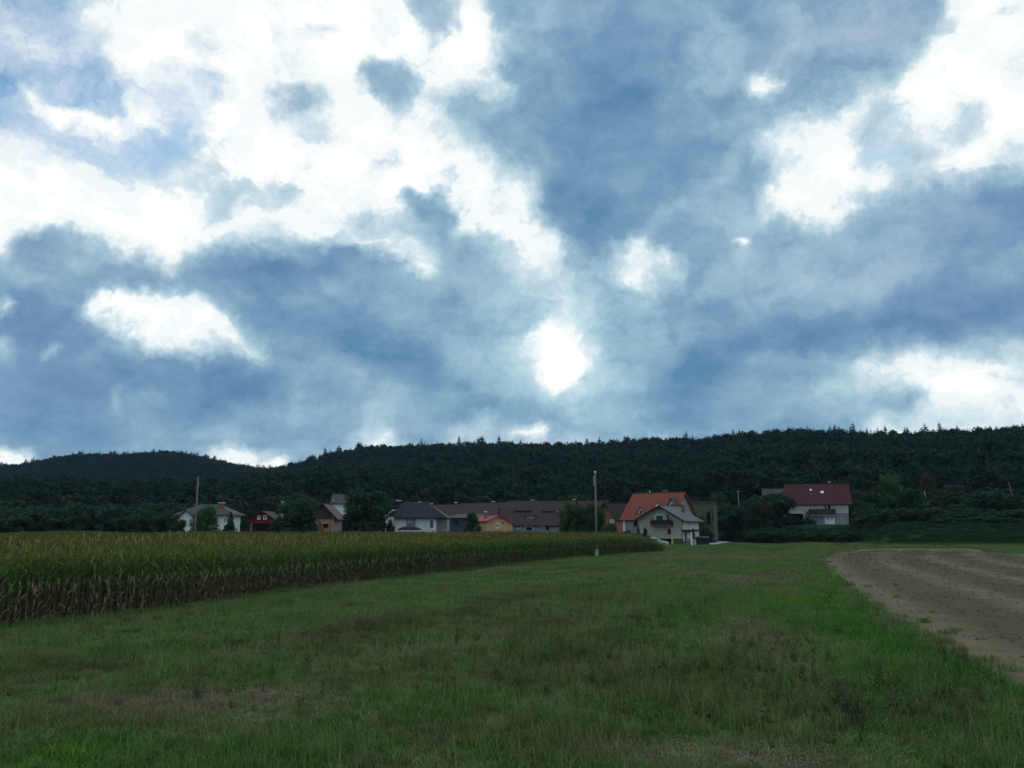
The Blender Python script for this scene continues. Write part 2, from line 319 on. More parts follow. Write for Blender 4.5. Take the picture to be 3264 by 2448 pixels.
# ================================================================== mesh / object helpers
class MB:
    """collects polygons with a material slot each"""
    def __init__(s): s.v = []; s.f = []; s.m = []
    def face(s, pts, m=0):
        n = len(s.v); s.v += [tuple(p) for p in pts]; s.f.append(tuple(range(n, n + len(pts)))); s.m.append(m)
    def prism(s, base, top, m=0, caps=True):          # two rings of equal length
        n = len(s.v); k = len(base); s.v += [tuple(p) for p in base] + [tuple(p) for p in top]
        for i in range(k):
            j = (i + 1) % k; s.f.append((n + i, n + j, n + k + j, n + k + i)); s.m.append(m)
        if caps:
            s.f.append(tuple(range(n + k - 1, n - 1, -1))); s.m.append(m)
            s.f.append(tuple(range(n + k, n + 2 * k))); s.m.append(m)
        return s
    def box(s, x0, x1, y0, y1, z0, z1, m=0):
        return s.prism([(x0, y0, z0), (x1, y0, z0), (x1, y1, z0), (x0, y1, z0)], [(x0, y0, z1), (x1, y0, z1), (x1, y1, z1), (x0, y1, z1)], m)
    def tube(s, p0, p1, r0, r1, n=8, m=0):
        p0 = Vector(p0); p1 = Vector(p1); d = (p1 - p0).normalized(); a = d.orthogonal().normalized(); b = d.cross(a)
        ring = lambda p, r: [p + (a * math.cos(2 * math.pi * i / n) + b * math.sin(2 * math.pi * i / n)) * r for i in range(n)]
        return s.prism(ring(p0, r0), ring(p1, r1), m)
    def mesh(s, name, mats, smooth=False):
        me = bpy.data.meshes.new(name); me.from_pydata(s.v, [], s.f)
        for m in (mats if isinstance(mats, (list, tuple)) else [mats]): me.materials.append(m)
        if any(s.m): me.polygons.foreach_set('material_index', s.m)
        if smooth: me.polygons.foreach_set('use_smooth', [True] * len(s.f))
        me.update(); return me
def obj(name, me, parent=None, **props):
    o = bpy.data.objects.new(name, me); COL.objects.link(o)
    if parent is not None: o.parent = parent
    for k, v in props.items(): o[k] = v
    return o
def thing(name, label, cat, loc=(0, 0, 0), rz=0, group=None, me=None):
    o = bpy.data.objects.new(name, me); COL.objects.link(o); o.location = loc; o.rotation_euler = (0, 0, rz)
    o['label'] = label; o['category'] = cat
    if group: o['group'] = group
    return o

# ================================================================== materials
def mat(name, col, rough=.85, spec=.2, var=.12, scale=3., bump=0., dirt=None, stretch=None, metal=0):
    m = bpy.data.materials.new(name); m.use_nodes = True; N = NT(m.node_tree); N.n.clear()
    out = N.new('ShaderNodeOutputMaterial'); b = N.new('ShaderNodeBsdfPrincipled')
    b.inputs['Roughness'].default_value = rough; b.inputs['Specular IOR Level'].default_value = spec; b.inputs['Metallic'].default_value = metal
    t = N.new('ShaderNodeTexCoord').outputs['Object']
    if stretch: t = N.vec('MULTIPLY', t, stretch)
    n = N.noise(t, scale, 5, .6)
    c = N.mix(N.rng(n, .3, .7), sc_(col, 1 - var), sc_(col, 1 + var))
    if dirt:
        n2 = N.noise(t, scale * .35, 4, .65); c = N.mix(N.rng(n2, .48, .7, 0, dirt[1]), c, dirt[0])
    N.put(b.inputs['Base Color'], c)
    if bump:
        bn = N.new('ShaderNodeBump'); bn.inputs['Strength'].default_value = bump; bn.inputs['Distance'].default_value = .05
        N.put(bn.inputs['Height'], N.noise(t, scale * 4, 4, .6)); N.put(b.inputs['Normal'], bn.outputs[0])
    N.l.new(b.outputs[0], out.inputs[0]); return m
def leaf_mat(name, a, b_, c=None, transl=.25, rough=.55, world_var=0.0, wcol=None, spec=.15):
    """foliage: colour differs from plant to plant and from clump to clump"""
    m = bpy.data.materials.new(name); m.use_nodes = True; N = NT(m.node_tree); N.n.clear()
    out = N.new('ShaderNodeOutputMaterial'); b = N.new('ShaderNodeBsdfPrincipled')
    b.inputs['Roughness'].default_value = rough; b.inputs['Specular IOR Level'].default_value = spec
    t = N.new('ShaderNodeTexCoord').outputs['Object']; oi = N.new('ShaderNodeObjectInfo').outputs['Random']
    n = N.noise(t, 1.1, 3, .6)
    col = N.mix(N.rng(n, .35, .65), a, b_)
    col = N.mix(N.math('MULTIPLY', oi, .7), col, c or b_)
    if world_var:
        p = N.new('ShaderNodeNewGeometry').outputs['Position']
        col = N.mix(N.rng(N.noise(p, world_var, 3, .6), .46, .62, 0, .8), col, wcol)
    N.put(b.inputs['Base Color'], col)
    tr = N.new('ShaderNodeBsdfTranslucent'); N.put(tr.inputs[0], col)
    mx = N.new('ShaderNodeMixShader'); mx.inputs[0].default_value = transl
    N.l.new(b.outputs[0], mx.inputs[1]); N.l.new(tr.outputs[0], mx.inputs[2]); N.l.new(mx.outputs[0], out.inputs[0]); return m
def glass(name, col=(.02, .03, .035)):
    m = mat(name, col, .08, .5, .05); return m

M = dict(
    bark=mat('bark', (.06, .048, .038), .95, .1, .3, 4, .4),
    spruce=leaf_mat('spruce_needles', (.016, .036, .024), (.024, .050, .030), (.012, .030, .022), .12, .7),
    pine=leaf_mat('pine_needles', (.020, .042, .026), (.032, .058, .034), (.016, .036, .028), .12, .7),
    broad=leaf_mat('broadleaf_foliage', (.030, .062, .024), (.046, .088, .030), (.026, .060, .034), .25, .6),
    broadlight=leaf_mat('light_foliage', (.046, .095, .028), (.070, .13, .036), None, .3, .6),
    broaddark=leaf_mat('dark_foliage', (.018, .044, .024), (.030, .062, .030), None, .2, .6),
    russet=leaf_mat('russet_foliage', (.046, .050, .026), (.040, .060, .026), (.060, .044, .030), .2, .6),
    olive=leaf_mat('olive_foliage', (.046, .068, .026), (.075, .090, .034), None, .2, .6),
    bluespruce=leaf_mat('blue_needles', (.035, .085, .075), (.055, .12, .10), None, .1, .7),
    hedge=leaf_mat('hedge_foliage', (.022, .048, .026), (.036, .066, .030), None, .2, .6),
    white=mat('white_render', (.70, .71, .69), .9, .2, .05, .6, .1, ((.5, .5, .47), .35)),
    offwhite=mat('grey_white_render', (.50, .50, .45), .9, .2, .06, .5, .1, ((.44, .42, .38), .45)),
    beige=mat('pale_beige_render', (.38, .365, .30), .9, .2, .07, .5, .15, ((.42, .33, .27), .5)),
    greywall=mat('grey_render', (.26, .26, .26), .9, .2, .1, .8, .1, ((.16, .16, .15), .5)),
    slate=mat('dark_grey_wall', (.055, .07, .08), .9, .2, .2, .8, .1),
    peach=mat('peach_render', (.50, .30, .17), .9, .2, .06, .6, .1, ((.5, .28, .16), .4)),
    orange=mat('orange_brick_wall', (.30, .14, .075), .9, .2, .2, 2., .2, ((.25, .11, .06), .5)),
    brickdim=mat('terracotta_wall', (.36, .19, .12), .9, .2, .2, 1.6, .2, ((.22, .13, .09), .5)),
    red=mat('dark_red_boards', (.17, .018, .028), .8, .2, .2, 1.5, .1),
    stone=mat('rough_stone_wall', (.30, .31, .30), .95, .1, .35, 3.5, .6, ((.12, .14, .12), .8)),
    moss=mat('mossy_concrete', (.11, .12, .085), .95, .1, .3, 1.5, .5, ((.07, .09, .05), .7)),
    concrete=mat('concrete', (.36, .36, .34), .92, .15, .15, 2, .3, ((.22, .22, .20), .5)),
    rooforange=mat('orange_roof_tiles', (.22, .065, .045), .85, .2, .22, 1.6, .4, ((.20, .07, .05), .6), (1, 1, 3)),
    roofred=mat('red_roof_sheet', (.30, .05, .05), .7, .3, .15, 1.5, .3, ((.2, .05, .05), .4)),
    roofmaroon=mat('maroon_roof_tiles', (.080, .028, .030), .85, .2, .22, 1.4, .5, ((.05, .028, .028), .6), (1, 1, 4)),
    roofbrown=mat('brown_roof_tiles', (.070, .045, .042), .85, .2, .25, 1.2, .5, ((.05, .045, .04), .6), (1, 1, 4)),
    roofdark=mat('charcoal_roof_tiles', (.026, .030, .037), .85, .2, .25, 1.2, .4, ((.05, .045, .045), .5), (1, 1, 4)),
    roofgrey=mat('grey_fibre_roof', (.068, .074, .068), .85, .2, .15, 1.2, .4, ((.11, .12, .12), .6), (1, 1, 4)),
    roofpale=mat('pale_grey_roof', (.115, .12, .12), .8, .25, .14, 1.4, .4, ((.13, .14, .15), .5), (1, 1, 4)),
    wood=mat('dark_wood', (.030, .020, .018), .8, .2, .3, 3, .2),
    woodmid=mat('brown_wood', (.12, .07, .045), .8, .2, .3, 3, .2),
    polewood=mat('weathered_pole_wood', (.17, .165, .13), .92, .15, .3, 5, .5, ((.10, .09, .08), .5), (3, 3, .4)),
    frame=mat('white_paint', (.78, .79, .79), .6, .35, .04),
    teal=mat('teal_paint', (.05, .16, .17), .6, .3, .1),
    dark=mat('dark_opening', (.012, .013, .014), .9, .1, .1),  # near-black: painted shade inside openings, also plain dark fittings
    pane=glass('window_glass'),
    brick=mat('chimney_brick', (.26, .085, .06), .9, .1, .25, 6, .3),
    cap=mat('pale_sheet_metal', (.85, .87, .88), .45, .5, .03),
    metal=mat('galvanised_metal', (.32, .34, .35), .5, .5, .1, 5, metal=.6),
    ceramic=mat('brown_insulator', (.09, .035, .02), .3, .5, .1),
    yellow=mat('yellow_post_paint', (.50, .44, .08), .7, .3, .12),
    pink=mat('dull_mauve_plaster', (.23, .15, .19), .9, .2, .1),
    paint=mat('white_car_paint', (.80, .82, .83), .25, .6, .02),
    rubber=mat('tyre_rubber', (.02, .02, .02), .9, .2, .1),
    redlamp=mat('red_lens', (.20, .01, .01), .3, .5, .05),
    clearlamp=mat('clear_lens', (.45, .47, .48), .2, .5, .05),
    parasol=mat('dark_canvas', (.025, .03, .035), .9, .1, .15),
    flowers=leaf_mat('balcony_flowers', (.035, .05, .02), (.12, .015, .025), (.03, .05, .02), .1),
)

# ================================================================== terrain
ROWB = [(-1500, 1062, 640), (0, 1052, 640), (300, 1045, 640), (500, 1034, 640), (640, 1006, 640), (720, 985, 640), (800, 966, 640), (900, 958, 635),
        (1050, 955, 620), (1200, 958, 590), (1290, 962, 560), (1350, 955, 540), (1450, 946, 520), (1560, 942, 505), (1660, 938, 495), (1750, 932, 490),
        (1800, 937, 485), (1950, 945, 480), (2100, 942, 475), (2212, 936, 470), (3600, 930, 470)]
ROWA = [(-1500, 1010), (-200, 1006), (0, 1003), (100, 990), (200, 982), (350, 977), (450, 993), (560, 1009), (640, 1011), (800, 1015), (1200, 1040), (3600, 1060)]
def rowB(c):
    x = [p[0] for p in ROWB]; return np.interp(c, x, [p[1] for p in ROWB]), np.interp(c, x, [p[2] for p in ROWB])
def zt(x, y):
    x = np.asarray(x, float); y = np.asarray(y, float)
    c = colpx(x, y) / S2; f2 = FPX / S2
    front = np.clip((y - 60) / 60, 0, 1)
    yt, Dr = rowB(c); yb = 1141.0
    hB = (yb - yt) / f2 * Dr + EYE - 19
    foot = np.interp(c, [900, 1550, 1750], [262, 252, 236])
    s = np.clip((y - foot) / (Dr - foot), 0, 1.0)
    prof = np.where(s < 1, (s ** 1.15) * (1.25 - .25 * s), 1)
    back = np.clip((y - Dr) / 500, 0, 1)
    zB = hB * prof * (1 - .55 * back)
    ya = np.interp(c, [p[0] for p in ROWA], [p[1] for p in ROWA]); DA = 960.0
    hA = (yb - ya) / f2 * DA + EYE - 20
    sA = np.clip((y - 600) / (DA - 600), 0, 1); zA = hA * (sA * sA * (3 - 2 * sA)) * (1 - .5 * np.clip((y - DA) / 700, 0, 1))
    z = np.maximum(zB, zA * (y > 600))
    wob = 2.2 * np.sin(x * .021 + 1) * np.sin(y * .017) + 1.5 * np.sin(x * .05 + y * .034)
    z = z + wob * np.clip((y - foot) / 60, 0, 1)
    b0 = np.interp(c * S2, [2250, 2330, 2400, 2500, 2700, 2850, 3300], [216, 212, 186, 176, 166, 141, 137]); bank = np.clip((y - b0) / 26, 0, 1); bank = bank * bank * (3 - 2 * bank)
    side = np.clip((c * S2 - 2235) / 150, 0, 1); side = side * side * (3 - 2 * side)
    z = z + 3.85 * bank * side
    ang = np.abs(np.arctan2(x, np.maximum(y, 1)))
    z = z * front * np.clip((R(62) - ang) / R(20), 0, 1)
    return z
def z1(x, y): return float(zt(x, y))

# ---- ploughed field, corn field and drive outlines (ground places)
PLOUGH = [g2(*p) for p in [(1852,1187),(1815,1192),(1788,1198),(1772,1206),(1768,1216),(1775,1230),(1795,1249),(1830,1275),(1870,1304),(1915,1335),(1965,1366),(2020,1396),(2080,1426),(2140,1455),(2212,1492),(2330,1556),(2460,1630)]]
PLOUGH = PLOUGH + [(PLOUGH[-1][0] + 6, PLOUGH[-1][1] - 3), (90, 4), (130, 60), (118, 120)] + [g2(2420, 1200), g2(2212, 1197), g2(2140, 1194), g2(2112, 1184.5), g2(2000, 1184), g2(1900, 1184)]
CORN = [(-30, 4), (-22, 15), (-18.2, 21.5)] + [gnd(*p) for p in [(0,1998),(316,1966),(520,1941),(700,1915),(1016,1868),(1400,1829),(1600,1802),(1803,1780),(2000,1766),(2119,1758)]]
CORN_EDGE = list(CORN)
CORN = CORN + [(19.5, 116), (12, 128), (-40, 138), (-130, 142), (-150, 60), (-90, 0)]
def inside(pts, x, y):
    return inpoly(pts, np.asarray(x, float), np.asarray(y, float))

# ---- the patchwork of the meadow, shared by the ground and the grass on it
fg = bpy.data.node_groups.new('meadow_tone', 'ShaderNodeTree')
for n_ in ('dry', 'lush', 'red', 'yellow'): fg.interface.new_socket(n_, in_out='OUTPUT', socket_type='NodeSocketFloat')
F = NT(fg)
pos = F.new('ShaderNodeNewGeometry').outputs['Position']
pxy = F.vec('MULTIPLY', pos, (1, 1, 0))
wrp = F.vec('SUBTRACT', F.noise(pxy, .35, 4, .6, color=True), (.5, .5, .5))
pw = F.vec('ADD', pxy, F.vec('MULTIPLY', wrp, (3.4, 6.0, 0)))
pw = F.vec('MULTIPLY', pw, (1, 1, 0))
def patch(cx, cy, rx, ry, skew=0.0):
    """one soft patch; measured on the picture, laid on the ground"""
    x, y = g2(cx, cy); ya = g2(cx, cy - ry)[1]; yb = g2(cx, cy + ry)[1]
    wx_ = rx / (FPX / S2) * y; ry_ = max(.5, (ya - yb) / 2)
    y0 = (ya + yb) / 2
    p = F.vec('SUBTRACT', pw, (x, y0, 0))
    if skew:
        a, b, c = F.sep(p); p = F.comb(a, F.math('SUBTRACT', b, F.math('MULTIPLY', a, skew)), 0.0)
    return F.math('SUBTRACT', 1.35, F.vec('LENGTH', F.vec('MULTIPLY', p, (1 / wx_, 1 / ry_, 0))), clamp=True)
def acc_(items):
    t = None
    for it in items:
        w = it[-1]; v = F.math('MULTIPLY', patch(*it[:-1]), w)
        t = v if t is None else F.math('ADD', t, v)
    return t
dry = acc_([(330,1535,230,18,0,.9), (620,1508,150,16,0,.6), (480,1512,80,12,0,.7), (160,1560,120,16,0,.6), (700,1545,150,12,0,.5), (480,1578,60,14,0,.6),
            (900,1412,130,22,.35,.55), (1080,1376,90,16,.5,.6), (1250,1340,80,10,0,.3), (1150,1470,200,16,0,.55), (870,1490,80,10,0,.5), (1330,1440,90,14,0,.5),
            (1290,1395,50,12,0,.4), (1640,1390,34,34,0,.8), (1640,1360,40,14,0,.6), (1560,1405,30,14,0,.5), (1480,1385,26,16,0,.5), (1620,1260,90,26,0,.45),
            (1570,1208,220,6,0,.7), (1420,1225,80,6,0,.3), (1420,1640,200,14,0,.9), (1300,1625,120,8,0,.4), (1900,1440,60,22,0,.35), (1750,1460,60,40,0,.3), (560,1600,120,6,0,.4), (1700,1640,200,18,0,.5), (1980,1600,150,16,0,.35)])
red = acc_([(120,1455,120,12,0,.8), (330,1460,140,12,0,.5), (720,1395,140,20,.3,.8), (860,1362,160,14,.45,.8), (1000,1330,150,10,.6,.6), (1130,1296,120,8,.7,.7), (900,1330,120,10,.5,.4), (1260,1232,90,7,0,.5),
            (1180,1450,160,40,0,.4), (1450,1500,160,30,0,.35), (1950,1540,160,50,0,.4), (1560,1440,60,40,0,.4), (1820,1560,140,40,0,.4), (620,1250,60,8,0,.3), (1500,1320,100,30,0,.3), (1250,1380,200,50,0,.3)])
lush = acc_([(1700,1275,30,34,0,1.0), (1745,1235,22,26,0,.8), (1730,1310,50,26,0,.8), (1830,1370,90,40,0,.8), (1770,1440,90,40,0,.5), (1960,1440,110,26,0,.7), (2080,1470,120,30,0,.5), (120,1640,260,40,0,.8), (700,1640,240,30,0,.7),
             (1200,1560,260,26,0,.55), (960,1520,140,14,0,.5), (560,1470,90,12,.3,.6), (400,1410,300,16,.4,.3), (700,1300,240,8,.55,.5), (250,1370,300,12,.4,.5), (1060,1255,140,6,.7,.6), (1300,1204,140,4,0,.6), (1600,1188,200,3,0,.9), (1900,1192,40,4,0,.8), (2170,1197,60,3,0,.9), (1560,1500,160,20,0,.4), (1480,1340,120,20,0,.3), (820,1560,200,14,0,.5), (560,1545,120,9,0,.6), (60,1500,60,18,0,.6), (2100,1600,100,40,0,.4)] + [(a_, b_, c_, d_, 0, 1.1) for a_, b_, c_, d_ in ((1735,1215,24,14), (1742,1245,24,20), (1770,1280,30,20), (1808,1314,38,18), (1855,1347,46,18), (1912,1382,54,16), (1980,1416,64,16), (2060,1452,72,16), (2140,1490,76,16), (1715,1330,40,30), (1760,1370,60,26))])
yel = acc_([(1700,1272,24,30,0,1.0), (1722,1300,26,14,0,.7), (1748,1232,16,16,0,.5), (170,1588,60,10,0,.7), (140,1650,150,20,0,.4), (1500,1440,70,30,0,.3), (1980,1440,90,14,0,.4), (1880,1470,60,20,0,.4), (960,1640,120,20,0,.35), (1300,1590,60,14,0,.3)])
fine = F.math('SUBTRACT', F.noise(pxy, 1.6, 5, .65), .5); mid = F.math('SUBTRACT', F.noise(F.vec('MULTIPLY', pxy, (.6, 1.1, 0)), .33, 4, .6), .5)
fo = F.new('NodeGroupOutput')
# swaths left by the mower, parallel to the corn
fx_, fy_, _z = F.sep(pw)
sa_ = F.math('SUBTRACT', F.math('MULTIPLY', fx_, .921), F.math('MULTIPLY', fy_, .389)); sb_ = F.math('ADD', F.math('MULTIPLY', fx_, .389), F.math('MULTIPLY', fy_, .921))
sw1 = F.math('SUBTRACT', F.noise(F.comb(F.math('MULTIPLY', sa_, .42), F.math('MULTIPLY', sb_, .028), 0.0), 1.0, 4, .6), .5)
sw2 = F.math('SUBTRACT', F.noise(F.comb(F.math('MULTIPLY', sa_, .8), F.math('MULTIPLY', sb_, .04), 5.0), 1.0, 4, .6), .5)
dry = F.math('ADD', dry, F.math('MULTIPLY', sw1, 1.7)); red = F.math('ADD', red, F.math('MULTIPLY', sw2, 2.6)); lush = F.math('SUBTRACT', lush, F.math('MULTIPLY', sw1, 2.2)); yel = F.math('ADD', yel, F.math('MULTIPLY', sw2, -.8))
def fin(i, v, a, b, k):
    v = F.math('ADD', v, F.math('ADD', F.math('MULTIPLY', fine, a), F.math('MULTIPLY', mid, b)))
    F.put(fo.inputs[i], F.math('MULTIPLY', v, k, clamp=True))
fin(0, dry, 1.8, 1.2, 1.1); fin(1, lush, .8, 1.2, 1.2); fin(2, red, 1.0, 1.6, 1.25); fin(3, yel, .4, .2, 1.1)

def meadow_colour(N, mult=1.0, green=((.030, .062, .018), (.042, .085, .024))):
    g = N.new('ShaderNodeGroup'); g.node_tree = fg
    p = N.new('ShaderNodeNewGeometry').outputs['Position']
    n = N.noise(p, 4.0, 4, .65)
    c = N.mix(N.rng(n, .35, .65), green[0], green[1])
    c = N.mix(g.outputs[2], c, (.085, .080, .036))
    c = N.mix(g.outputs[1], c, (.060, .185, .022))
    c = N.mix(g.outputs[3], c, (.12, .23, .014))
    c = N.mix(g.outputs[0], c, (.21, .172, .108))
    # under the hill forest and on the bank the sward is darker
    return N.vec('SCALE', c, mult), g

gm = bpy.data.materials.new('meadow_ground'); gm.use_nodes = True; N = NT(gm.node_tree); N.n.clear()
out = N.new('ShaderNodeOutputMaterial'); b = N.new('ShaderNodeBsdfPrincipled'); b.inputs['Roughness'].default_value = .95; b.inputs['Specular IOR Level'].default_value = .1
c, g = meadow_colour(N, .9)
p = N.new('ShaderNodeNewGeometry').outputs['Position']; px_, py_, pz_ = N.sep(p)
wood_ = N.math('MAXIMUM', N.rng(pz_, .10, .4, 0, 1), N.rng(py_, 186, 192, 0, 1))
c = N.mix(wood_, c, N.mix(N.rng(N.noise(p, .3, 3), .4, .6), (.013, .032, .015), (.022, .046, .018)))
N.put(b.inputs['Base Color'], c)
bn = N.new('ShaderNodeBump'); bn.inputs['Strength'].default_value = .9; bn.inputs['Distance'].default_value = .12
N.put(bn.inputs['Height'], N.math('ADD', N.noise(p, 2.5, 5, .7), N.noise(p, 14, 3, .7))); N.put(b.inputs['Normal'], bn.outputs[0])
N.l.new(b.outputs[0], out.inputs[0]); M['ground'] = gm

# ground sheet: rings round the camera foot, fine in front, out to the horizon
angs = np.concatenate([np.arange(-42, 42, .6), np.arange(42, 318, 6.0)]); angs = np.radians(angs)
rad = [0.5]
while rad[-1] < 4500: rad.append(rad[-1] * (1.02 if 100 < rad[-1] < 1100 else 1.05))
rad = np.array(rad); A, B_ = np.meshgrid(angs, rad)
gx = np.sin(A) * B_; gy = np.cos(A) * B_; gz = zt(gx, gy)
near = np.clip(1 - np.hypot(gx, gy) / 160, 0, 1)
gz = gz + .03 * np.sin(gx * .9 + 1.3 * np.sin(gy * .4)) * np.sin(gy * .55) * (np.hypot(gx, gy) > 4) * (gz < .05) * 0
na = len(angs); nr = len(rad)
vv = np.stack([gx, gy, gz], 2).reshape(-1, 3).tolist() + [[0, 0, 0]]
ff = []
for i in range(nr - 1):
    for j in range(na):
        k = (j + 1) % na; ff.append((i * na + j, i * na + k, (i + 1) * na + k, (i + 1) * na + j))
for j in range(na): ff.append((nr * na, (j + 1) % na, j))
me = bpy.data.meshes.new('ground'); me.from_pydata(vv, [], ff); me.materials.append(gm)
me.polygons.foreach_set('use_smooth', [True] * len(ff)); me.update(); me.flip_normals() if me.polygons[10].normal.z < 0 else None
obj('ground', me, kind='structure')

# ploughed field: a sheet of its own, gently furrowed, with lighter lanes of crushed straw
pm = bpy.data.materials.new('tilled_soil'); pm.use_nodes = True; N = NT(pm.node_tree); N.n.clear()
out = N.new('ShaderNodeOutputMaterial'); b = N.new('ShaderNodeBsdfPrincipled'); b.inputs['Roughness'].default_value = .95; b.inputs['Specular IOR Level'].default_value = .1
p = N.new('ShaderNodeNewGeometry').outputs['Position']
at_ = N.new('ShaderNodeAttribute'); at_.attribute_name = 'lane'; lane = at_.outputs['Fac']
w_ = N.math('SUBTRACT', N.noise(p, .5, 4, .6), .5)
l2 = N.math('ADD', lane, N.math('MULTIPLY', w_, 1.3))
wave = N.rng(N.math('SINE', N.math('MULTIPLY', l2, 1.35)), -.6, 1.0, 0, 1)
soil = N.mix(N.rng(N.noise(p, 1.3, 5, .65), .35, .65), (.084, .066, .032), (.115, .090, .046))
green_ = N.rng(N.noise(N.vec('MULTIPLY', p, (.35, .12, 0)), 1.0, 3, .6), .45, .66, 0, .8, True)
soil = N.mix(N.math('MULTIPLY', green_, N.rng(lane, 3, 9, .1, 1)), soil, (.062, .078, .032))
speck = N.rng(N.noise(p, 3.2, 6, .85), .5, .62)
straw = N.math('MULTIPLY', N.math('POWER', wave, 2.2), N.rng(N.noise(p, .9, 3, .6), .3, .6, .25, 1))
soil = N.mix(N.math('MULTIPLY', straw, .8), soil, (.215, .178, .11))
soil = N.mix(N.math('MULTIPLY', speck, N.math('MULTIPLY_ADD', straw, .6, .12)), soil, (.30, .25, .16))
N.put(b.inputs['Base Color'], soil)
bn = N.new('ShaderNodeBump'); bn.inputs['Strength'].default_value = 1; bn.inputs['Distance'].default_value = .1
N.put(bn.inputs['Height'], N.math('ADD', N.noise(p, 5, 5, .75), N.math('MULTIPLY', wave, .6))); N.put(b.inputs['Normal'], bn.outputs[0])
N.l.new(b.outputs[0], out.inputs[0])
# grid over the field, cells inside the outline; 'lane' = distance from the curved near edge
EDGE = np.array(PLOUGH[:18])
def dist_edge(x, y):
    d = np.full(np.shape(x), 1e9)
    for (ax, ay), (bx, by) in zip(EDGE[:-1], EDGE[1:]):
        t = np.clip(((x - ax) * (bx - ax) + (y - ay) * (by - ay)) / ((bx - ax) ** 2 + (by - ay) ** 2 + 1e-9), 0, 1)
        d = np.minimum(d, np.hypot(x - ax - t * (bx - ax), y - ay - t * (by - ay)))
    return d
import bmesh
bm = bmesh.new(); vs = [bm.verts.new((x, y, .012)) for x, y in PLOUGH]; bm.faces.new(vs)
for k in range(8, 134, 3):
    bmesh.ops.bisect_plane(bm, geom=bm.verts[:] + bm.edges[:] + bm.faces[:], plane_co=(0, k, 0), plane_no=(0, 1, 0))
for k in range(0, 140, 3):
    bmesh.ops.bisect_plane(bm, geom=bm.verts[:] + bm.edges[:] + bm.faces[:], plane_co=(k, 0, 0), plane_no=(1, 0, 0))
bmesh.ops.triangulate(bm, faces=bm.faces[:])
me = bpy.data.meshes.new('ploughed_field'); bm.to_mesh(me); bm.free(); me.materials.append(pm)
co = np.array([v.co[:] for v in me.vertices]); dE = dist_edge(co[:, 0], co[:, 1])
al = me.attributes.new('lane', 'FLOAT', 'POINT'); al.data.foreach_set('value', dE.astype(np.float32))
if me.polygons[0].normal.z < 0: me.flip_normals()
obj('ploughed_field', me, kind='structure')

# pale concrete yard and drive beside the cream house
DRIVE = [gnd(*p) for p in [(2060,1737.5),(2117,1739),(2170,1741.5),(2217,1743.5),(2262,1738.5),(2292,1733),(2318,1729),(2330,1728),(2296,1725),(2262,1723.5),(2235,1725),(2200,1726),(2060,1726)]]
mb = MB(); mb.prism([(x, y, -.05) for x, y in DRIVE], [(x, y, .03) for x, y in DRIVE])
obj('drive', mb.mesh('drive', mat('pale_concrete', (.42, .43, .43), .9, .2, .12, 1.2, .2)), kind='structure')

# ================================================================== instancing helper (geometry nodes, for what nobody could count)
def scatter(name, pts, rots, scales, idx, sources, label=None):
    """pts (n,3); rots z angle; scales; idx source number. sources: list of meshes"""
    me = bpy.data.meshes.new(name); me.vertices.add(len(pts)); me.vertices.foreach_set('co', np.asarray(pts, np.float32).ravel())
    def at2(n, t, a, k): q = me.attributes.new(n, t, 'POINT'); q.data.foreach_set(k, a)
    at2('rot', 'FLOAT_VECTOR', np.asarray(rots, np.float32).ravel(), 'vector')
    at2('scl', 'FLOAT_VECTOR', np.asarray(scales, np.float32).ravel(), 'vector')
    at2('idx', 'INT', np.asarray(idx, np.int32), 'value')
    o = obj(name, me, kind='stuff')
    if label: o['label'] = label
    t = bpy.data.node_groups.new(name, 'GeometryNodeTree')
    t.interface.new_socket('Geometry', in_out='INPUT', socket_type='NodeSocketGeometry'); t.interface.new_socket('Geometry', in_out='OUTPUT', socket_type='NodeSocketGeometry')
    gi = t.nodes.new('NodeGroupInput'); go = t.nodes.new('NodeGroupOutput')
    ip = t.nodes.new('GeometryNodeInstanceOnPoints'); ip.inputs['Pick Instance'].default_value = True
    gt = t.nodes.new('GeometryNodeGeometryToInstance')
    for s_ in reversed(sources):
        so = bpy.data.objects.new(name + '_source', s_)
        oi = t.nodes.new('GeometryNodeObjectInfo'); oi.inputs['Object'].default_value = so; oi.inputs['As Instance'].default_value = False
        t.links.new(oi.outputs['Geometry'], gt.inputs[0])
    def attr(n, ty):
        a = t.nodes.new('GeometryNodeInputNamedAttribute'); a.data_type = ty; a.inputs[0].default_value = n; return a.outputs[0]
    t.links.new(gi.outputs[0], ip.inputs['Points']); t.links.new(gt.outputs[0], ip.inputs['Instance'])
    t.links.new(attr('idx', 'INT'), ip.inputs['Instance Index'])
    er = t.nodes.new('FunctionNodeEulerToRotation'); t.links.new(attr('rot', 'FLOAT_VECTOR'), er.inputs[0]); t.links.new(er.outputs[0], ip.inputs['Rotation'])
    t.links.new(attr('scl', 'FLOAT_VECTOR'), ip.inputs['Scale']); t.links.new(ip.outputs[0], go.inputs[0])
    m = o.modifiers.new('scatter', 'NODES'); m.node_group = t
    return o

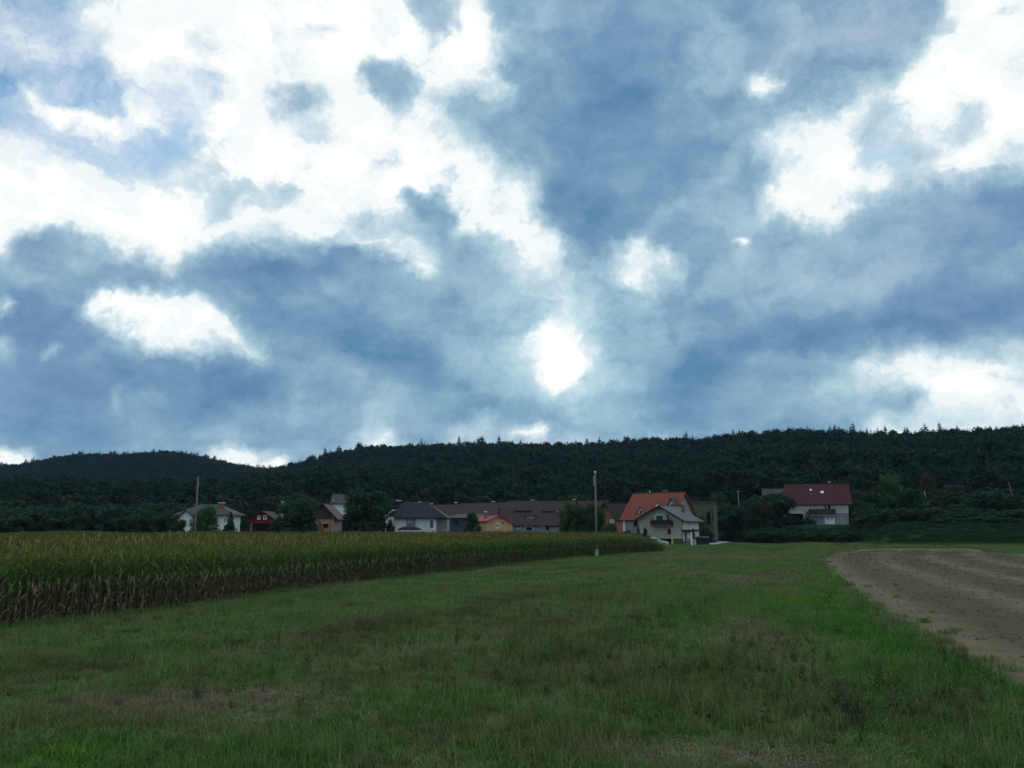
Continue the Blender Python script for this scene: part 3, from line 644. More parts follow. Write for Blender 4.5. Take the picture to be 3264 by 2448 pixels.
# ================================================================== trees
def spruce_mesh(seed, name='spruce_tree', levels=20, per=8, Rr=.17, ragged=.25, leafm=None):
    """height 1; drooping whorls of needle fans round a stem"""
    r = random.Random(seed); mb = MB(); mb.tube((0, 0, 0), (0, 0, .99), .013, .002, 6, 0)
    for L in range(levels):
        t = L / (levels - 1); z = .10 + .88 * t ** .9; rr = Rr * ((1 - t) ** .72 + .045) * r.uniform(.8, 1.12)
        for k in range(per):
            if r.random() < .1: continue
            a = 2 * math.pi * (k + r.random() * .7) / per + L; l = rr * r.uniform(1 - ragged, 1 + ragged)
            ca, sa = math.cos(a), math.sin(a); dr = l * r.uniform(.25, .6); wd = l * r.uniform(.22, .36)
            zz = z + r.uniform(-.012, .012)
            P = lambda d, s, dz: (ca * d - sa * s, sa * d + ca * s, zz + dz)
            mb.face([P(0, 0, .012), P(l * .45, wd, -dr * .35), P(l, wd * .1, -dr), P(l * .5, 0, -dr * .2)], 1)
            mb.face([P(0, 0, .012), P(l * .5, 0, -dr * .2), P(l, -wd * .1, -dr), P(l * .45, -wd, -dr * .35)], 1)
            for q_ in (.45, .75):
                mb.face([P(l * q_, 0, -dr * q_ * .6), P(l * (q_ + .22), wd * .7, -dr * q_ - .03 * l / Rr * .3), P(l * (q_ + .1), 0, -dr * q_ - l * .3)], 1)
                mb.face([P(l * q_, 0, -dr * q_ * .6), P(l * (q_ + .22), -wd * .7, -dr * q_ - .03 * l / Rr * .3), P(l * (q_ + .12), 0, -dr * q_ - l * .3)], 1)
    return mb.mesh(name, [M['bark'], leafm or M['spruce']])
def crown_mesh(seed, name, n=2400, lobes=12, h=1.0, z0=.18, rx=.42, leaf=.035, leafm=None, trunk=True, shape='round'):
    """height 1: leaf faces gathered in uneven clumps over limbs"""
    r = random.Random(seed); mb = MB()
    L = []
    for i in range(lobes):
        for _ in range(30):
            a = r.random() * 2 * math.pi; t = r.random()
            z = z0 + (1 - z0) * (.12 + .76 * t)
            if shape == 'round': w = math.sqrt(max(0.02, 1 - ((t - .42) / .68) ** 2))
            elif shape == 'tall': w = .9 * (1 - t) ** .7 + .15
            elif shape == 'flat': w = 1.0 if t > .25 else .6
            else: w = 1 - .55 * t
            d = rx * w * math.sqrt(r.random()) * .8
            p = (d * math.cos(a), d * math.sin(a), z)
            if all((p[0] - q_[0]) ** 2 + (p[1] - q_[1]) ** 2 + (p[2] - q_[2]) ** 2 > (.30 * rx) ** 2 for q_, _r in L): break
        L.append((p, rx * r.uniform(.28, .46) * (1.0 if shape != 'tall' else .7)))
    if trunk:
        k = 5; mb.tube((0, 0, -.02), (.01, 0, z0 + .25), .026, .014, 7, 0)
        for p, rr in L[:7]: mb.tube((.005, 0, z0 * .9 + .05), (p[0] * .85, p[1] * .85, p[2]), .011, .003, 5, 0)
    for i in range(n):
        p, rr = L[r.randrange(len(L))]
        d = Vector((r.gauss(0, 1), r.gauss(0, 1), r.gauss(0, 1))).normalized(); k = rr * (r.random() ** .33) * r.uniform(.75, 1.15)
        c_ = Vector(p) + Vector((d.x * k, d.y * k, d.z * k * .8))
        nrm = (d + Vector((r.gauss(0, .6), r.gauss(0, .6), r.gauss(.2, .6)))).normalized(); a = nrm.orthogonal().normalized(); b = nrm.cross(a)
        th = r.random() * 6.28; a, b = a * math.cos(th) + b * math.sin(th), b * math.cos(th) - a * math.sin(th)
        s = leaf * r.uniform(.55, 1.3)
        mb.face([c_ - a * s, c_ + b * s * .55 + nrm * s * .15, c_ + a * s, c_ - b * s * .55 + nrm * s * .1], 1)
    return mb.mesh(name, [M['bark'], leafm or M['broad']])

def fmesh(k):
    return crown_mesh(k, 'forest_broadleaf', 1100, 11, leaf=.040, rx=.36, z0=.12, leafm=M['forestbroad'])
M['forestbroad'] = leaf_mat('forest_broadleaf', (.024, .050, .026), (.036, .068, .030), (.018, .044, .030), .15, .7, .012, (.052, .064, .028))
SP = [spruce_mesh(11, levels=20, per=9, Rr=.20), spruce_mesh(12, levels=20, per=9, Rr=.18), spruce_mesh(13, levels=22, per=9, Rr=.23, ragged=.4), spruce_mesh(14, levels=18, per=9, Rr=.19, ragged=.45)]
PN = [crown_mesh(21, 'pine_tree', 900, 9, rx=.22, z0=.42, leaf=.028, leafm=M['pine'], shape='cone'), crown_mesh(22, 'pine_tree', 900, 7, rx=.26, z0=.5, leaf=.028, leafm=M['pine'], shape='flat'), crown_mesh(23, 'pine_tree', 900, 10, rx=.20, z0=.35, leaf=.026, leafm=M['pine'], shape='tall')]
BR = [fmesh(31), fmesh(32), fmesh(33)]

def rough_scale(n, lo, hi): s = rng.uniform(lo, hi, n); return s
def ridge_of(c):     # skyline distance for a picture column in 2212 units
    yt, Dr = rowB(c)
    return np.where(c < 632, 960.0, Dr)
# forest mass
N1 = 158000
r_ = np.sqrt(rng.uniform(205 ** 2, 1080 ** 2, N1)); c_ = rng.uniform(-1450, 3600, N1)
a_x = (c_ * S2 - CX) / KH; fy = r_; fx = a_x * fy
foot = np.interp(c_, [0, 900, 1550, 1750], [232, 262, 250, 214])
yt_, Dr_ = rowB(c_)
keep = (fy > foot + rng.uniform(0, 22, N1)) & (fy < np.where(c_ < 700, 1080, Dr_ + 60))
# thin what only fills hollows behind the first ranks of the slope
keep &= rng.random(N1) < np.where(fy > 500, .9, 1)
fx, fy, cc = fx[keep], fy[keep], c_[keep]; fz = zt(fx, fy)
n = len(fx); print('forest', n)
yt_, Dr_ = rowB(cc); t = np.clip((fz) / 30, 0, 1)
t = np.clip((fz) / 11, 0, 1); lowf = rng.random(n) > t * 1.05
kind = np.where(lowf & (rng.random(n) < .85), rng.integers(7, 10, n), np.where(rng.random(n) < .72, rng.integers(0, 4, n), rng.integers(4, 7, n)))
hh = np.where(kind >= 7, rng.uniform(9, 14, n), rng.uniform(14, 20, n))
hh *= np.where(fy < foot.mean() + 40, .85, 1)
near_top = np.abs(fy - np.where(cc < 632, 960, Dr_)) < 14
hh = np.where(near_top, np.minimum(hh, 17.5), hh)
wd = hh * rng.uniform(.85, 1.25, n) * np.where(kind >= 7, 1.05, 1.05)
scatter('forest', np.stack([fx, fy, fz - .3], 1), np.stack([np.zeros(n), np.zeros(n), rng.uniform(0, 6.28, n)], 1), np.stack([wd, wd, hh], 1), kind, SP + PN + BR,
        'dark mixed forest covering the hills behind the village')

# conifers that stand out one by one on the skyline
SKYL = []
lab_sp = 'pointed dark spruce against the sky '
lab_pn = 'round-topped dark pine against the sky '
cx_ = -60.0; k = 0
rr_ = random.Random(5)
while cx_ < 2280:
    gap = rr_.uniform(3.5, 8.2) * (1.0 if cx_ > 700 else .85); cx_ += gap
    c = cx_; Dq = float(ridge_of(c)) + rr_.uniform(-8, 6)
    x = (c * S2 - CX) / KH * Dq; z = z1(x, Dq)
    sprucey = rr_.random() < .62
    h = rr_.uniform(17.5, 21) if rr_.random() < .88 else rr_.uniform(21, 23.5)
    if c < 632: h *= 1.12
    if not sprucey: h = min(h, 20)
    if 632 > c and rr_.random() < .35: cx_ -= 2.5
    me = rr_.choice(SP) if sprucey else rr_.choice(PN)
    if sprucey: h *= 1.04
    zone = next(t_ for lim, t_ in ((250, 'above the far left field edge'), (470, 'on the left hilltop above the line pole'), (650, 'in the dip over the white cloud bank'), (900, 'on the rising ridge above the largest village tree'),
        (1150, 'above the long brown-roofed terrace'), (1330, 'above the tall capped pole'), (1500, 'above the orange-roofed house'), (1680, 'above the ivy-grown outbuilding'), (1860, 'above the maroon-roofed house'), (2060, 'right of the maroon-roofed house'), (9999, 'near the right edge')) if c < lim)
    o = thing('spruce_tree' if sprucey else 'pine_tree', (lab_sp if sprucey else lab_pn) + zone, 'tree', (x, Dq, z - .4), rr_.uniform(0, 6.28),
              ('spruces along the skyline ' if sprucey else 'pines along the skyline ') + zone, me)
    w = h * (rr_.uniform(1.1, 1.6) if sprucey else rr_.uniform(1.0, 1.3)) * (1.25 if c < 632 else 1); o.scale = (w, w, h); k += 1
print('skyline', k)

# ================================================================== village houses
class House:
    """front wall between two ground places P0 (left) and P1 (right), the house goes 'depth' back from it"""
    def __init__(s, name, label, cat, pxl, Dl, pxr, Dr, depth, z0=None, group=None):
        a = at(pxl, 1684, Dl); b = at(pxr, 1684, Dr); s.P0 = Vector((a.x, a.y)); s.P1 = Vector((b.x, b.y))
        d = s.P1 - s.P0; s.w = d.length; s.ux = d / s.w; s.uy = Vector((-s.ux.y, s.ux.x)); s.d = depth
        mid = (s.P0 + s.P1) / 2; cen = mid + s.uy * depth / 2
        s.z0 = z1(cen.x, cen.y) if z0 is None else z0
        s.h = s.w / 2
        s.root = thing(name, label, cat, (mid.x, mid.y, s.z0), math.atan2(s.ux.y, s.ux.x), group)
        s.mid = mid
    def loc(s, px, py, face='front', off=0.0):
        """picture place -> (along wall, height) on a wall; local frame x right, y back"""
        dx, dy, dz = ray(px, py)
        if face == 'front': n = s.uy; q_ = s.mid + s.uy * off
        elif face == 'right': n = s.ux; q_ = s.P1 + s.ux * off
        else: n = s.ux; q_ = s.P0 - s.ux * off
        k = (q_.x * n.x + q_.y * n.y) / (dx * n.x + dy * n.y)
        w = Vector((dx * k, dy * k)) - s.mid; z = EYE + dz * k - s.z0
        return ((w.dot(s.ux) if face == 'front' else w.dot(s.uy)), z)
    def part(s, name, mb, m, parent=None, smooth=False, **kw):
        return obj(name, mb.mesh(name, m, smooth), parent or s.root, **kw)
    def rect(s, px0, py0, px1, py1, face='front', off=0.0):
        u0, z1_ = s.loc(px0, py0, face, off); u1, z0_ = s.loc(px1, py1, face, off)
        u0b, z0b = s.loc(px0, py1, face, off)
        return u0, u1, (z0_ + z0b) / 2, z1_
    def fbox(s, mb, face, u0, u1, n0, n1, z0, z1_, m=0):
        """box on a wall: u along it, n outwards"""
        if face == 'front': mb.box(u0, u1, -n1, -n0, z0, z1_, m)
        elif face == 'right': mb.box(s.h + n0, s.h + n1, u0, u1, z0, z1_, m)
        else: mb.box(-s.h - n1, -s.h - n0, u0, u1, z0, z1_, m)
    def window(s, r, face='front', fm='frame', pm='pane', name='window', mull=1, off=0.0, label=None, fw=.09):
        u0, u1, z0, z1_ = r; f = MB()
        s.fbox(f, face, u0, u0 + fw, off + .003, off + .06, z0, z1_); s.fbox(f, face, u1 - fw, u1, off + .003, off + .06, z0, z1_)
        s.fbox(f, face, u0 + fw, u1 - fw, off + .003, off + .06, z1_ - fw, z1_); s.fbox(f, face, u0 - .06, u1 + .06, off + .003, off + .10, z0 - .06, z0)
        s.fbox(f, face, u0 + fw, u1 - fw, off + .003, off + .06, z0, z0 + fw)
        for i in range(mull):
            c = u0 + (u1 - u0) * (i + 1) / (mull + 1); s.fbox(f, face, c - .03, c + .03, off + .003, off + .055, z0 + fw, z1_ - fw)
        o = s.part(name, f, M[fm])
        if label: o['label'] = label
        p = MB(); s.fbox(p, face, u0 + fw, u1 - fw, off + .002, off + .025, z0 + fw, z1_ - fw)
        s.part('pane', p, M[pm], o); return o
    def panel(s, name, r, m, face='front', n0=.002, n1=.04, parent=None, label=None):
        p = MB(); s.fbox(p, face, r[0], r[1], n0, n1, r[2], r[3]); o = s.part(name, p, M[m], parent)
        if label: o['label'] = label
        return o
    def walls(s, m, ze, zr=None, axis='y', name='wall', apex=0.5, y0=0.0, z0=-.4, ins=None):
        """box walls; with zr the gables are carried up. axis = ridge direction"""
        mb = MB(); h = s.h; d = s.d
        if zr is None: mb.box(-h, h, y0, d, z0, ze)
        elif axis == 'y':
            ax = -h + 2 * h * apex; ring = [(-h, z0), (h, z0), (h, ze), (ax, zr), (-h, ze)]
            mb.prism([(x, d, z) for x, z in ring][::-1], [(x, y0, z) for x, z in ring][::-1])
        else:
            ay = d * apex; ring = [(y0, z0), (d, z0), (d, ze), (ay, zr), (y0, ze)]
            mb.prism([(-h, y, z) for y, z in ring][::-1], [(h, y, z) for y, z in ring][::-1])
        return s.part(name, mb, M[m])
    def slab(s, mb, a, b, c, d_, t=.16):
        P = [Vector(q_) for q_ in (a, b, c, d_)]; n = (P[1] - P[0]).cross(P[3] - P[0]).normalized()
        if n.z < 0: n = -n
        mb.prism([p - n * t for p in P], P)
    def gable(s, m, ze, zr, axis='y', ov=.5, ovg=.5, apex=.5, lift=.10, ovl=None, ovr=None, ze2=None, ze_r=None):
        """two roof slopes. ze eave height of the wall; overhang follows the slope"""
        roof = None; h, d = s.h, s.d
        for side in (-1, 1):
            mb = MB()
            if axis == 'y':
                ax = -h + 2 * h * apex; run = (ax + h) if side < 0 else (h - ax); e = ze_r if (side > 0 and ze_r is not None) else ze
                o_ = (ovl if side < 0 and ovl is not None else ovr if side > 0 and ovr is not None else ov)
                k = (zr - e) / run; x1 = ax + side * (run + o_); zz = e - k * o_
                s.slab(mb, (ax, -ovg, zr + lift), (ax, d + ovg, zr + lift), (x1, d + ovg, zz + lift), (x1, -ovg, zz + lift))
            else:
                ay = d * apex; run = ay if side < 0 else d - ay; k = (zr - ze) / run; o_ = ov
                y1 = ay + side * (run + o_); zz = ze - k * o_
                gl = ovl if ovl is not None else ovg; gr = ovr if ovr is not None else ovg
                s.slab(mb, (-h - gl, ay, zr + lift), (h + gr, ay, zr + lift), (h + gr, y1, zz + lift), (-h - gl, y1, zz + lift))
            if roof is None: roof = s.part('roof', mb, M[m])
            else: s.part('roof_slope', mb, M[m], roof)
        mb = MB()
        if axis == 'y': mb.box(ax - .12, ax + .12, -ovg, d + ovg, zr + lift - .02, zr + lift + .07)
        else: mb.box(-h - gl, h + gr, ay - .12, ay + .12, zr + lift - .02, zr + lift + .07)
        s.part('ridge_cap', mb, M[m], roof)
        return roof
    def hip(s, m, ze, zr, ov=.6, rx0=None, rx1=None, lift=.05, xl=None, xr=None):
        h, d = s.h, s.d; xl = -h - ov if xl is None else xl; xr = h + ov if xr is None else xr
        y0, y1 = -ov, d + ov; c = d / 2; rx0 = xl + c if rx0 is None else rx0; rx1 = xr - c if rx1 is None else rx1
        z = ze + lift; Z = zr + lift; A_, B2, C_, D_ = (xl, y0, z), (xr, y0, z), (xr, y1, z), (xl, y1, z); E_, F_ = (rx0, c, Z), (rx1, c, Z)
        mb = MB(); mb.face([A_, B2, F_, E_]); mb.face([B2, C_, F_]); mb.face([C_, D_, E_, F_]); mb.face([D_, A_, E_])
        t = .18; mb.prism([(p[0], p[1], p[2] - t) for p in (A_, B2, C_, D_)], [A_, B2, C_, D_], caps=False); mb.face([(p[0], p[1], p[2] - t) for p in (D_, C_, B2, A_)])
        return s.part('roof', mb, M[m])
    def chimney(s, x, y, z0, z1_, w=.5, m='brick', capm='cap', roof=None, capw=1.25, pot=False, label=None):
        mb = MB(); mb.box(x - w / 2, x + w / 2, y - w / 2, y + w / 2, z0, z1_); c = s.part('chimney', mb, M[m], roof or s.root)
        if label: c['label'] = label
        if capm:
            cw = w * capw / 2
            if roof is None:
                mb = MB(); mb.box(x - cw, x + cw, y - cw, y + cw, z1_ + .16, z1_ + .26)
                for a_, b2 in ((-1, -1), (1, -1), (1, 1), (-1, 1)): mb.box(x + a_ * w * .38 - .03, x + a_ * w * .38 + .03, y + b2 * w * .38 - .03, y + b2 * w * .38 + .03, z1_ + .001, z1_ + .16)
                s.part('cap', mb, M[capm], c)
        return c
    def dormer(s, px0, py0, px1, py1, back, wallm='white', roofm='rooforange', off=-1.0, gab=True, win=True, roof=None, ov=.3, winr=None):
        """a small gabled dormer whose front stands 'off' metres in front of (negative: behind) the wall"""
        u0, u1, z0, z1_ = s.rect(px0, py0, px1, py1, 'front', -off); y = -off; mb = MB(); c = (u0 + u1) / 2
        if gab:
            ring = [(u0, z0), (u1, z0), (u1, z0 + (z1_ - z0) * .12), (c, z1_), (u0, z0 + (z1_ - z0) * .12)]
        else: ring = [(u0, z0), (u1, z0), (u1, z1_), (u0, z1_)]
        mb.prism([(x, y + back, z) for x, z in ring][::-1], [(x, y, z) for x, z in ring][::-1]); dm = s.part('dormer', mb, M[wallm])
        r = MB()
        if gab:
            ze = z0 + (z1_ - z0) * .12; k = (z1_ - ze) / ((u1 - u0) / 2)
            for sd_ in (-1, 1):
                xe = c + sd_ * ((u1 - u0) / 2 + ov)
                s.slab(r, (c, y - ov, z1_ + .12), (c, y + back, z1_ + .12), (xe, y + back, ze - k * ov + .12), (xe, y - ov, ze - k * ov + .12), .1)
        else: s.slab(r, (u0 - ov, y - ov, z1_ + .1), (u1 + ov, y - ov, z1_ + .1), (u1 + ov, y + back, z1_ + .5), (u0 - ov, y + back, z1_ + .5), .12)
        s.part('dormer_roof', r, M[roofm], dm)
        if win:
            if winr is None: wu0, wu1, wz0, wz1 = c - (u1 - u0) * .17, c + (u1 - u0) * .17, z0 + (z1_ - z0) * .12, z0 + (z1_ - z0) * .55
            else: wu0, wu1, wz0, wz1 = s.rect(*winr, 'front', -off)
            f = MB(); f.box(wu0, wu1, y - .05, y - .003, wz0, wz1); fo_ = s.part('window', f, M['frame'], dm)
            p = MB(); p.box(wu0 + .08, wu1 - .08, y - .07, y - .051, wz0 + .08, wz1 - .08); s.part('pane', p, M['pane'], dm)
        return dm
    def z(s, px, py, face='front', off=0.0): return s.loc(px, py, face, off)[1]

# --- bungalow with brick chimney, far left
h = House('house', 'white bungalow with grey hipped roof and brick chimney behind the cornfield, far left', 'house', 566, 165, 728, 165, 7)
ze = h.z(660, 1641); zr = h.z(655, 1609, off=4)
h.walls('white', ze); rf = h.hip('roofgrey', ze, zr, .75); 
h.chimney(h.loc(706, 1622, off=2.2)[0], 2.2, h.z(706, 1634, off=2.2), h.z(706, 1606, off=2.2), .85, capw=1.25)
h.window(h.rect(714, 1650, 721, 1668)); h.window(h.rect(640, 1652, 654, 1668))
gp = MB(); u0, u1, z0, zz1 = h.rect(572, 1650, 616, 1628, 'front', -.8); 
u0, zlo = h.loc(574, 1646, off=-.8); u1, _ = h.loc(614, 1646, off=-.8); zhi = h.z(594, 1625, off=-.8); c = (u0 + u1) / 2
gp.prism([(x, 2.5, z) for x, z in ((u0, -.4), (u1, -.4), (u1, zlo), (c, zhi), (u0, zlo))][::-1], [(x, -.8, z) for x, z in ((u0, -.4), (u1, -.4), (u1, zlo), (c, zhi), (u0, zlo))][::-1])
bay = h.part('gabled_bay', gp, M['white'])
rr2 = MB(); k = (zhi - zlo) / ((u1 - u0) / 2)
for sd_ in (-1, 1): h.slab(rr2, (c, -1.3, zhi + .12), (c, 3, zhi + .12), (c + sd_ * ((u1 - u0) / 2 + .5), 3, zlo - k * .5 + .12), (c + sd_ * ((u1 - u0) / 2 + .5), -1.3, zlo - k * .5 + .12), .12)
h.part('bay_roof', rr2, M['roofgrey'], bay)
# --- red gabled house
h = House('barn', 'dark red wooden gable on open posts, two small white windows, left of the round tree', 'barn', 795, 186, 872, 186, 8)
ze = h.z(796, 1652); zr = h.z(833, 1629); zb = h.z(833, 1668)
h.walls('red', ze, zr, 'y', z0=zb); h.gable('roofdark', ze, zr, 'y', .5, .7)
h.walls('wood', zb - .05, name='lower_wall', y0=1.6); 
h.window(h.rect(821, 1643, 830, 1655), fw=.14); h.window(h.rect(840, 1643, 850, 1655), fw=.14)
for px_ in (800, 862, 869):
    u = h.loc(px_, 1680)[0]; mb = MB(); mb.box(u - .16, u + .16, .1, .42, -.4, zb - .002); h.part('post', mb, M['pink'])
# --- house with brick gable, mostly hidden by the round tree
h = House('house', 'dark-roofed house with terracotta gable half hidden by the big round bush', 'house', 888, 200, 950, 200, 9)
ze = h.z(890, 1626); zr = h.z(919, 1603); h.walls('orange', ze, zr, 'y'); rf = h.gable('roofdark', ze, zr, 'y', .8, .8)
h.window(h.rect(899, 1636, 908, 1650)); h.chimney(-2.6, 4, ze + .3, zr + .2, .5, 'metal', 'cap')
# --- brown-roofed house between the two trees
h = House('house', 'brown-roofed house with terracotta front and grey side between two big trees', 'house', 968, 168, 1063, 168, 8)
ze = h.z(1063, 1641); zr = h.z(1031, 1606); ap = (h.loc(1031, 1600)[0] + h.h) / h.w
ze_l = h.z(968, 1640)
h.walls('brickdim', ze, zr, 'y', apex=ap); h.gable('roofbrown', ze, zr, 'y', .7, .7, apex=ap, ovr=1.0)
mb = MB(); h.fbox(mb, 'right', 0.05, 7.9, .003, .05, -.3, ze - .3); h.part('side_wall', mb, M['greywall'])
zb = h.z(1045, 1655); mb = MB(); ax = -h.h + h.w * ap; ring = [(-h.h + .02, zb), (h.h - .02, zb), (h.h - .02, ze - .02), (ax, zr - .02), (-h.h + .02, ze - .02)]
mb.prism([(x, -.004, z) for x, z in ring][::-1], [(x, -.05, z) for x, z in ring][::-1]); h.part('gable_boarding', mb, M['roofbrown'])
h.panel('window', h.rect(1030, 1669, 1047, 1682), 'dark'); h.panel('lintel', h.rect(1029, 1665, 1050, 1668), 'concrete')
mb = MB(); mb.tube((h.h - .1, -.1, -.3), (h.h - .1, -.1, ze), .09, .09, 8); h.part('downpipe', mb, M['concrete']); 
# --- grey-roofed house behind
h = House('house', 'white two-storey house with flat-pitched grey roof rising behind the brown roof', 'house', 1056, 230, 1140, 230, 8)
ze = h.z(1100, 1602); zr = h.z(1100, 1577, off=4.5); h.walls('white', ze, zr, 'x'); h.gable('roofgrey', ze, zr, 'x', .6, .6)
h.window(h.rect(1098, 1603, 1112, 1613)); h.window(h.rect(1122, 1603, 1132, 1613)); h.chimney(-h.h + .2, 1, ze, h.z(1050, 1597), .6, 'white', 'cap')
# --- white house under a charcoal hipped roof
h = House('house', 'long white house with charcoal hipped roof and teal window behind dark parasol', 'house', 1256, 162, 1390, 162, 9)
ze = h.z(1320, 1650); zr = h.z(1300, 1600, off=4.5)
h.walls('white', ze); rf = h.hip('roofdark', ze, zr, .9, rx0=-h.h + 1.2, rx1=h.h - 2.2, xr=h.h + 2.1)
mb = MB(); mb.box(h.h + .003, h.h + 1.9, 1.2, 8.5, -.4, ze - .1); h.part('annex_wall', mb, M['greywall'])
h.window(h.rect(1369, 1656, 1383, 1684), fm='frame', fw=.12); h.panel('shutter', h.rect(1373, 1658, 1379, 1683), 'teal', n0=.062, n1=.09)
h.panel('bay_shade', h.rect(1296, 1650, 1327, 1684), 'greywall'); h.window(h.rect(1301, 1652, 1312, 1664), off=.04); h.window(h.rect(1347, 1651, 1354, 1661))  # grey panel paints the shade of a recess onto the flat white wall
mb = MB(); u = h.loc(1327, 1660)[0]; mb.box(u - .14, u + .14, -.4, -.12, -.3, ze - .2); h.part('pillar', mb, M['offwhite'])
h.chimney(h.loc(1272, 1600, off=2.5)[0], 2.5, ze + 1.2, h.z(1272, 1599, off=2.5), .5, 'roofdark', 'cap', capw=2.0)
h.chimney(h.loc(1338, 1600, off=4.5)[0], 4.5, zr - .4, h.z(1338, 1604, off=4.5), .4, 'brick', 'cap')
gm_ = MB(); h.slab(gm_, (-h.h - 1.7, -1.3, ze + .2), (-h.h - .2, -1.3, ze + 1.5), (-h.h - .2, 3, ze + 1.5), (-h.h - 1.7, 3, ze + .2)); h.part('porch_roof', gm_, M['offwhite'])
mb = MB(); mb.box(-h.h - 1.5, -h.h - .003, -1.0, 3, -.4, ze + .1); h.part('porch_wall', mb, M['offwhite'])
# parasol in that garden
cpos = at(1305, 1684, 154); zt_ = at(1305, 1676, 154).z; ze_ = at(1305, 1686, 154).z; rp = 38 / FPX * 154
t = thing('parasol', 'wide dark garden parasol in front of the white charcoal-roofed house', 'parasol', (cpos.x, 154, 0))
mb = MB(); ring = [(rp * math.cos(i * math.pi / 4), rp * math.sin(i * math.pi / 4)) for i in range(8)]
for i in range(8):
    a_, b2 = ring[i], ring[(i + 1) % 8]; m_ = ((a_[0] + b2[0]) * .3, (a_[1] + b2[1]) * .3)
    mb.face([(0, 0, zt_), (a_[0] * .6, a_[1] * .6, zt_ - .2), (b2[0] * .6, b2[1] * .6, zt_ - .2)]); mb.face([(a_[0] * .6, a_[1] * .6, zt_ - .2), (a_[0], a_[1], ze_), (b2[0], b2[1], ze_), (b2[0] * .6, b2[1] * .6, zt_ - .2)])
    mb.face([(a_[0], a_[1], ze_), (a_[0], a_[1], ze_ - .2), (b2[0], b2[1], ze_ - .2), (b2[0], b2[1], ze_)])
obj('canopy', mb.mesh('canopy', M['parasol']), t)
mb = MB(); mb.tube((0, 0, 0), (0, 0, zt_ + .15), .04, .03); obj('pole', mb.mesh('pole', M['wood']), t); mb = MB(); mb.box(-.4, .4, -.4, .4, 0, .08); obj('base', mb.mesh('base', M['concrete']), t)

# --- the long brown-roofed terrace, three houses in a row
def terrace(lab, pxl, Dl, pxr, Dr, pe, pr, wallm, dorm=(), wins=(), chim=(), roofm='roofbrown', garage=None):
    h = House('terraced_house', lab, 'house', pxl, Dl, pxr, Dr, 11, group='brown-roofed houses in a row')
    pm_ = (pxl + pxr) / 2; ze = h.z(pm_, pe); zr = h.z(pm_, pr, off=5.5)
    h.walls(wallm, ze, zr, 'x'); rf = h.gable(roofm, ze, zr, 'x', .7, .15)
    for d_ in dorm: h.dormer(*d_[:4], 3.2, wallm=d_[5], roofm='roofbrown', off=-d_[4], gab=False, ov=.35)
    for w_ in wins: h.window(h.rect(*w_))
    for c_ in chim: h.chimney(h.loc(c_[0], 1600, off=5.5)[0], 5.5, zr - .5, h.z(c_[0], c_[1] + 3, off=5.5), c_[2] if len(c_) > 2 else .5, 'brick', 'cap', capw=1.5)
    if garage:
        g_ = h.panel('garage_surround', h.rect(*garage), 'offwhite'); r2 = h.rect(garage[0] + 6, garage[1] + 9, garage[2] - 6, garage[3])
        h.panel('garage_door', r2, 'dark', n0=.041, n1=.05, parent=g_)
    return h
terrace('brown-roofed terraced house peeping over the charcoal-roofed house, leftmost of the row', 1345, 226, 1432, 222, 1660, 1610, 'greywall', (), ((1405, 1664, 1414, 1674),), ((1375, 1604), (1400, 1612)))
terrace('brown-roofed terraced house behind the peach house, middle of the row', 1432, 214, 1606, 207, 1662, 1604, 'slate', (), (), ((1453, 1601), (1572, 1598)))
h = terrace('long brown-roofed terraced house with wide dormers, right of the peach house', 1606, 203, 1936, 199, 1667, 1597,
        'greywall', ((1640, 1628, 1690, 1643, 2.6, 'roofbrown'), (1733, 1630, 1756, 1645, 2.6, 'roofbrown'), (1770, 1628, 1788, 1645, 2.6, 'offwhite'), (1677, 1644, 1706, 1660, 1.0, 'greywall')),
        ((1648, 1672, 1660, 1684), (1718, 1669, 1732, 1679)), ((1624, 1600, .3), (1697, 1594), (1830, 1592)), garage=(1670, 1672, 1702, 1690))
h.panel('doorway_shade', h.rect(1740, 1670, 1751, 1689), 'dark'); h.panel('door_surround', h.rect(1752, 1670, 1756, 1689), 'peach')  # flat near-black panel paints the shade of the entrance
# dark slate-clad front extension
h = House('shed', 'dark slate-grey building with small window between white house and peach house', 'shed', 1428, 186, 1522, 184, 6)
ze = h.z(1470, 1652); h.walls('slate', ze); mb = MB(); h.slab(mb, (-h.h - .5, -.5, ze + .12), (h.h + .5, -.5, ze + .12), (h.h + .5, 6.5, ze + 1.0), (-h.h - .5, 6.5, ze + 1.0)); h.part('roof', mb, M['roofdark'])
h.window(h.rect(1444, 1657, 1463, 1673), fm='slate', mull=1)
# --- orange gable seen behind the round tree
h = House('house', 'orange gable with steep dark verge rising behind the olive tree by the capped pole', 'house', 1899, 194, 1966, 191, 9)
ze = h.z(1964, 1650); zr = h.z(1932, 1602); h.walls('orange', ze, zr, 'y'); h.gable('wood', ze, zr, 'y', .5, .9)
h.window(h.rect(1944, 1656, 1957, 1666), fw=.2, label='small window in a broad white frame')
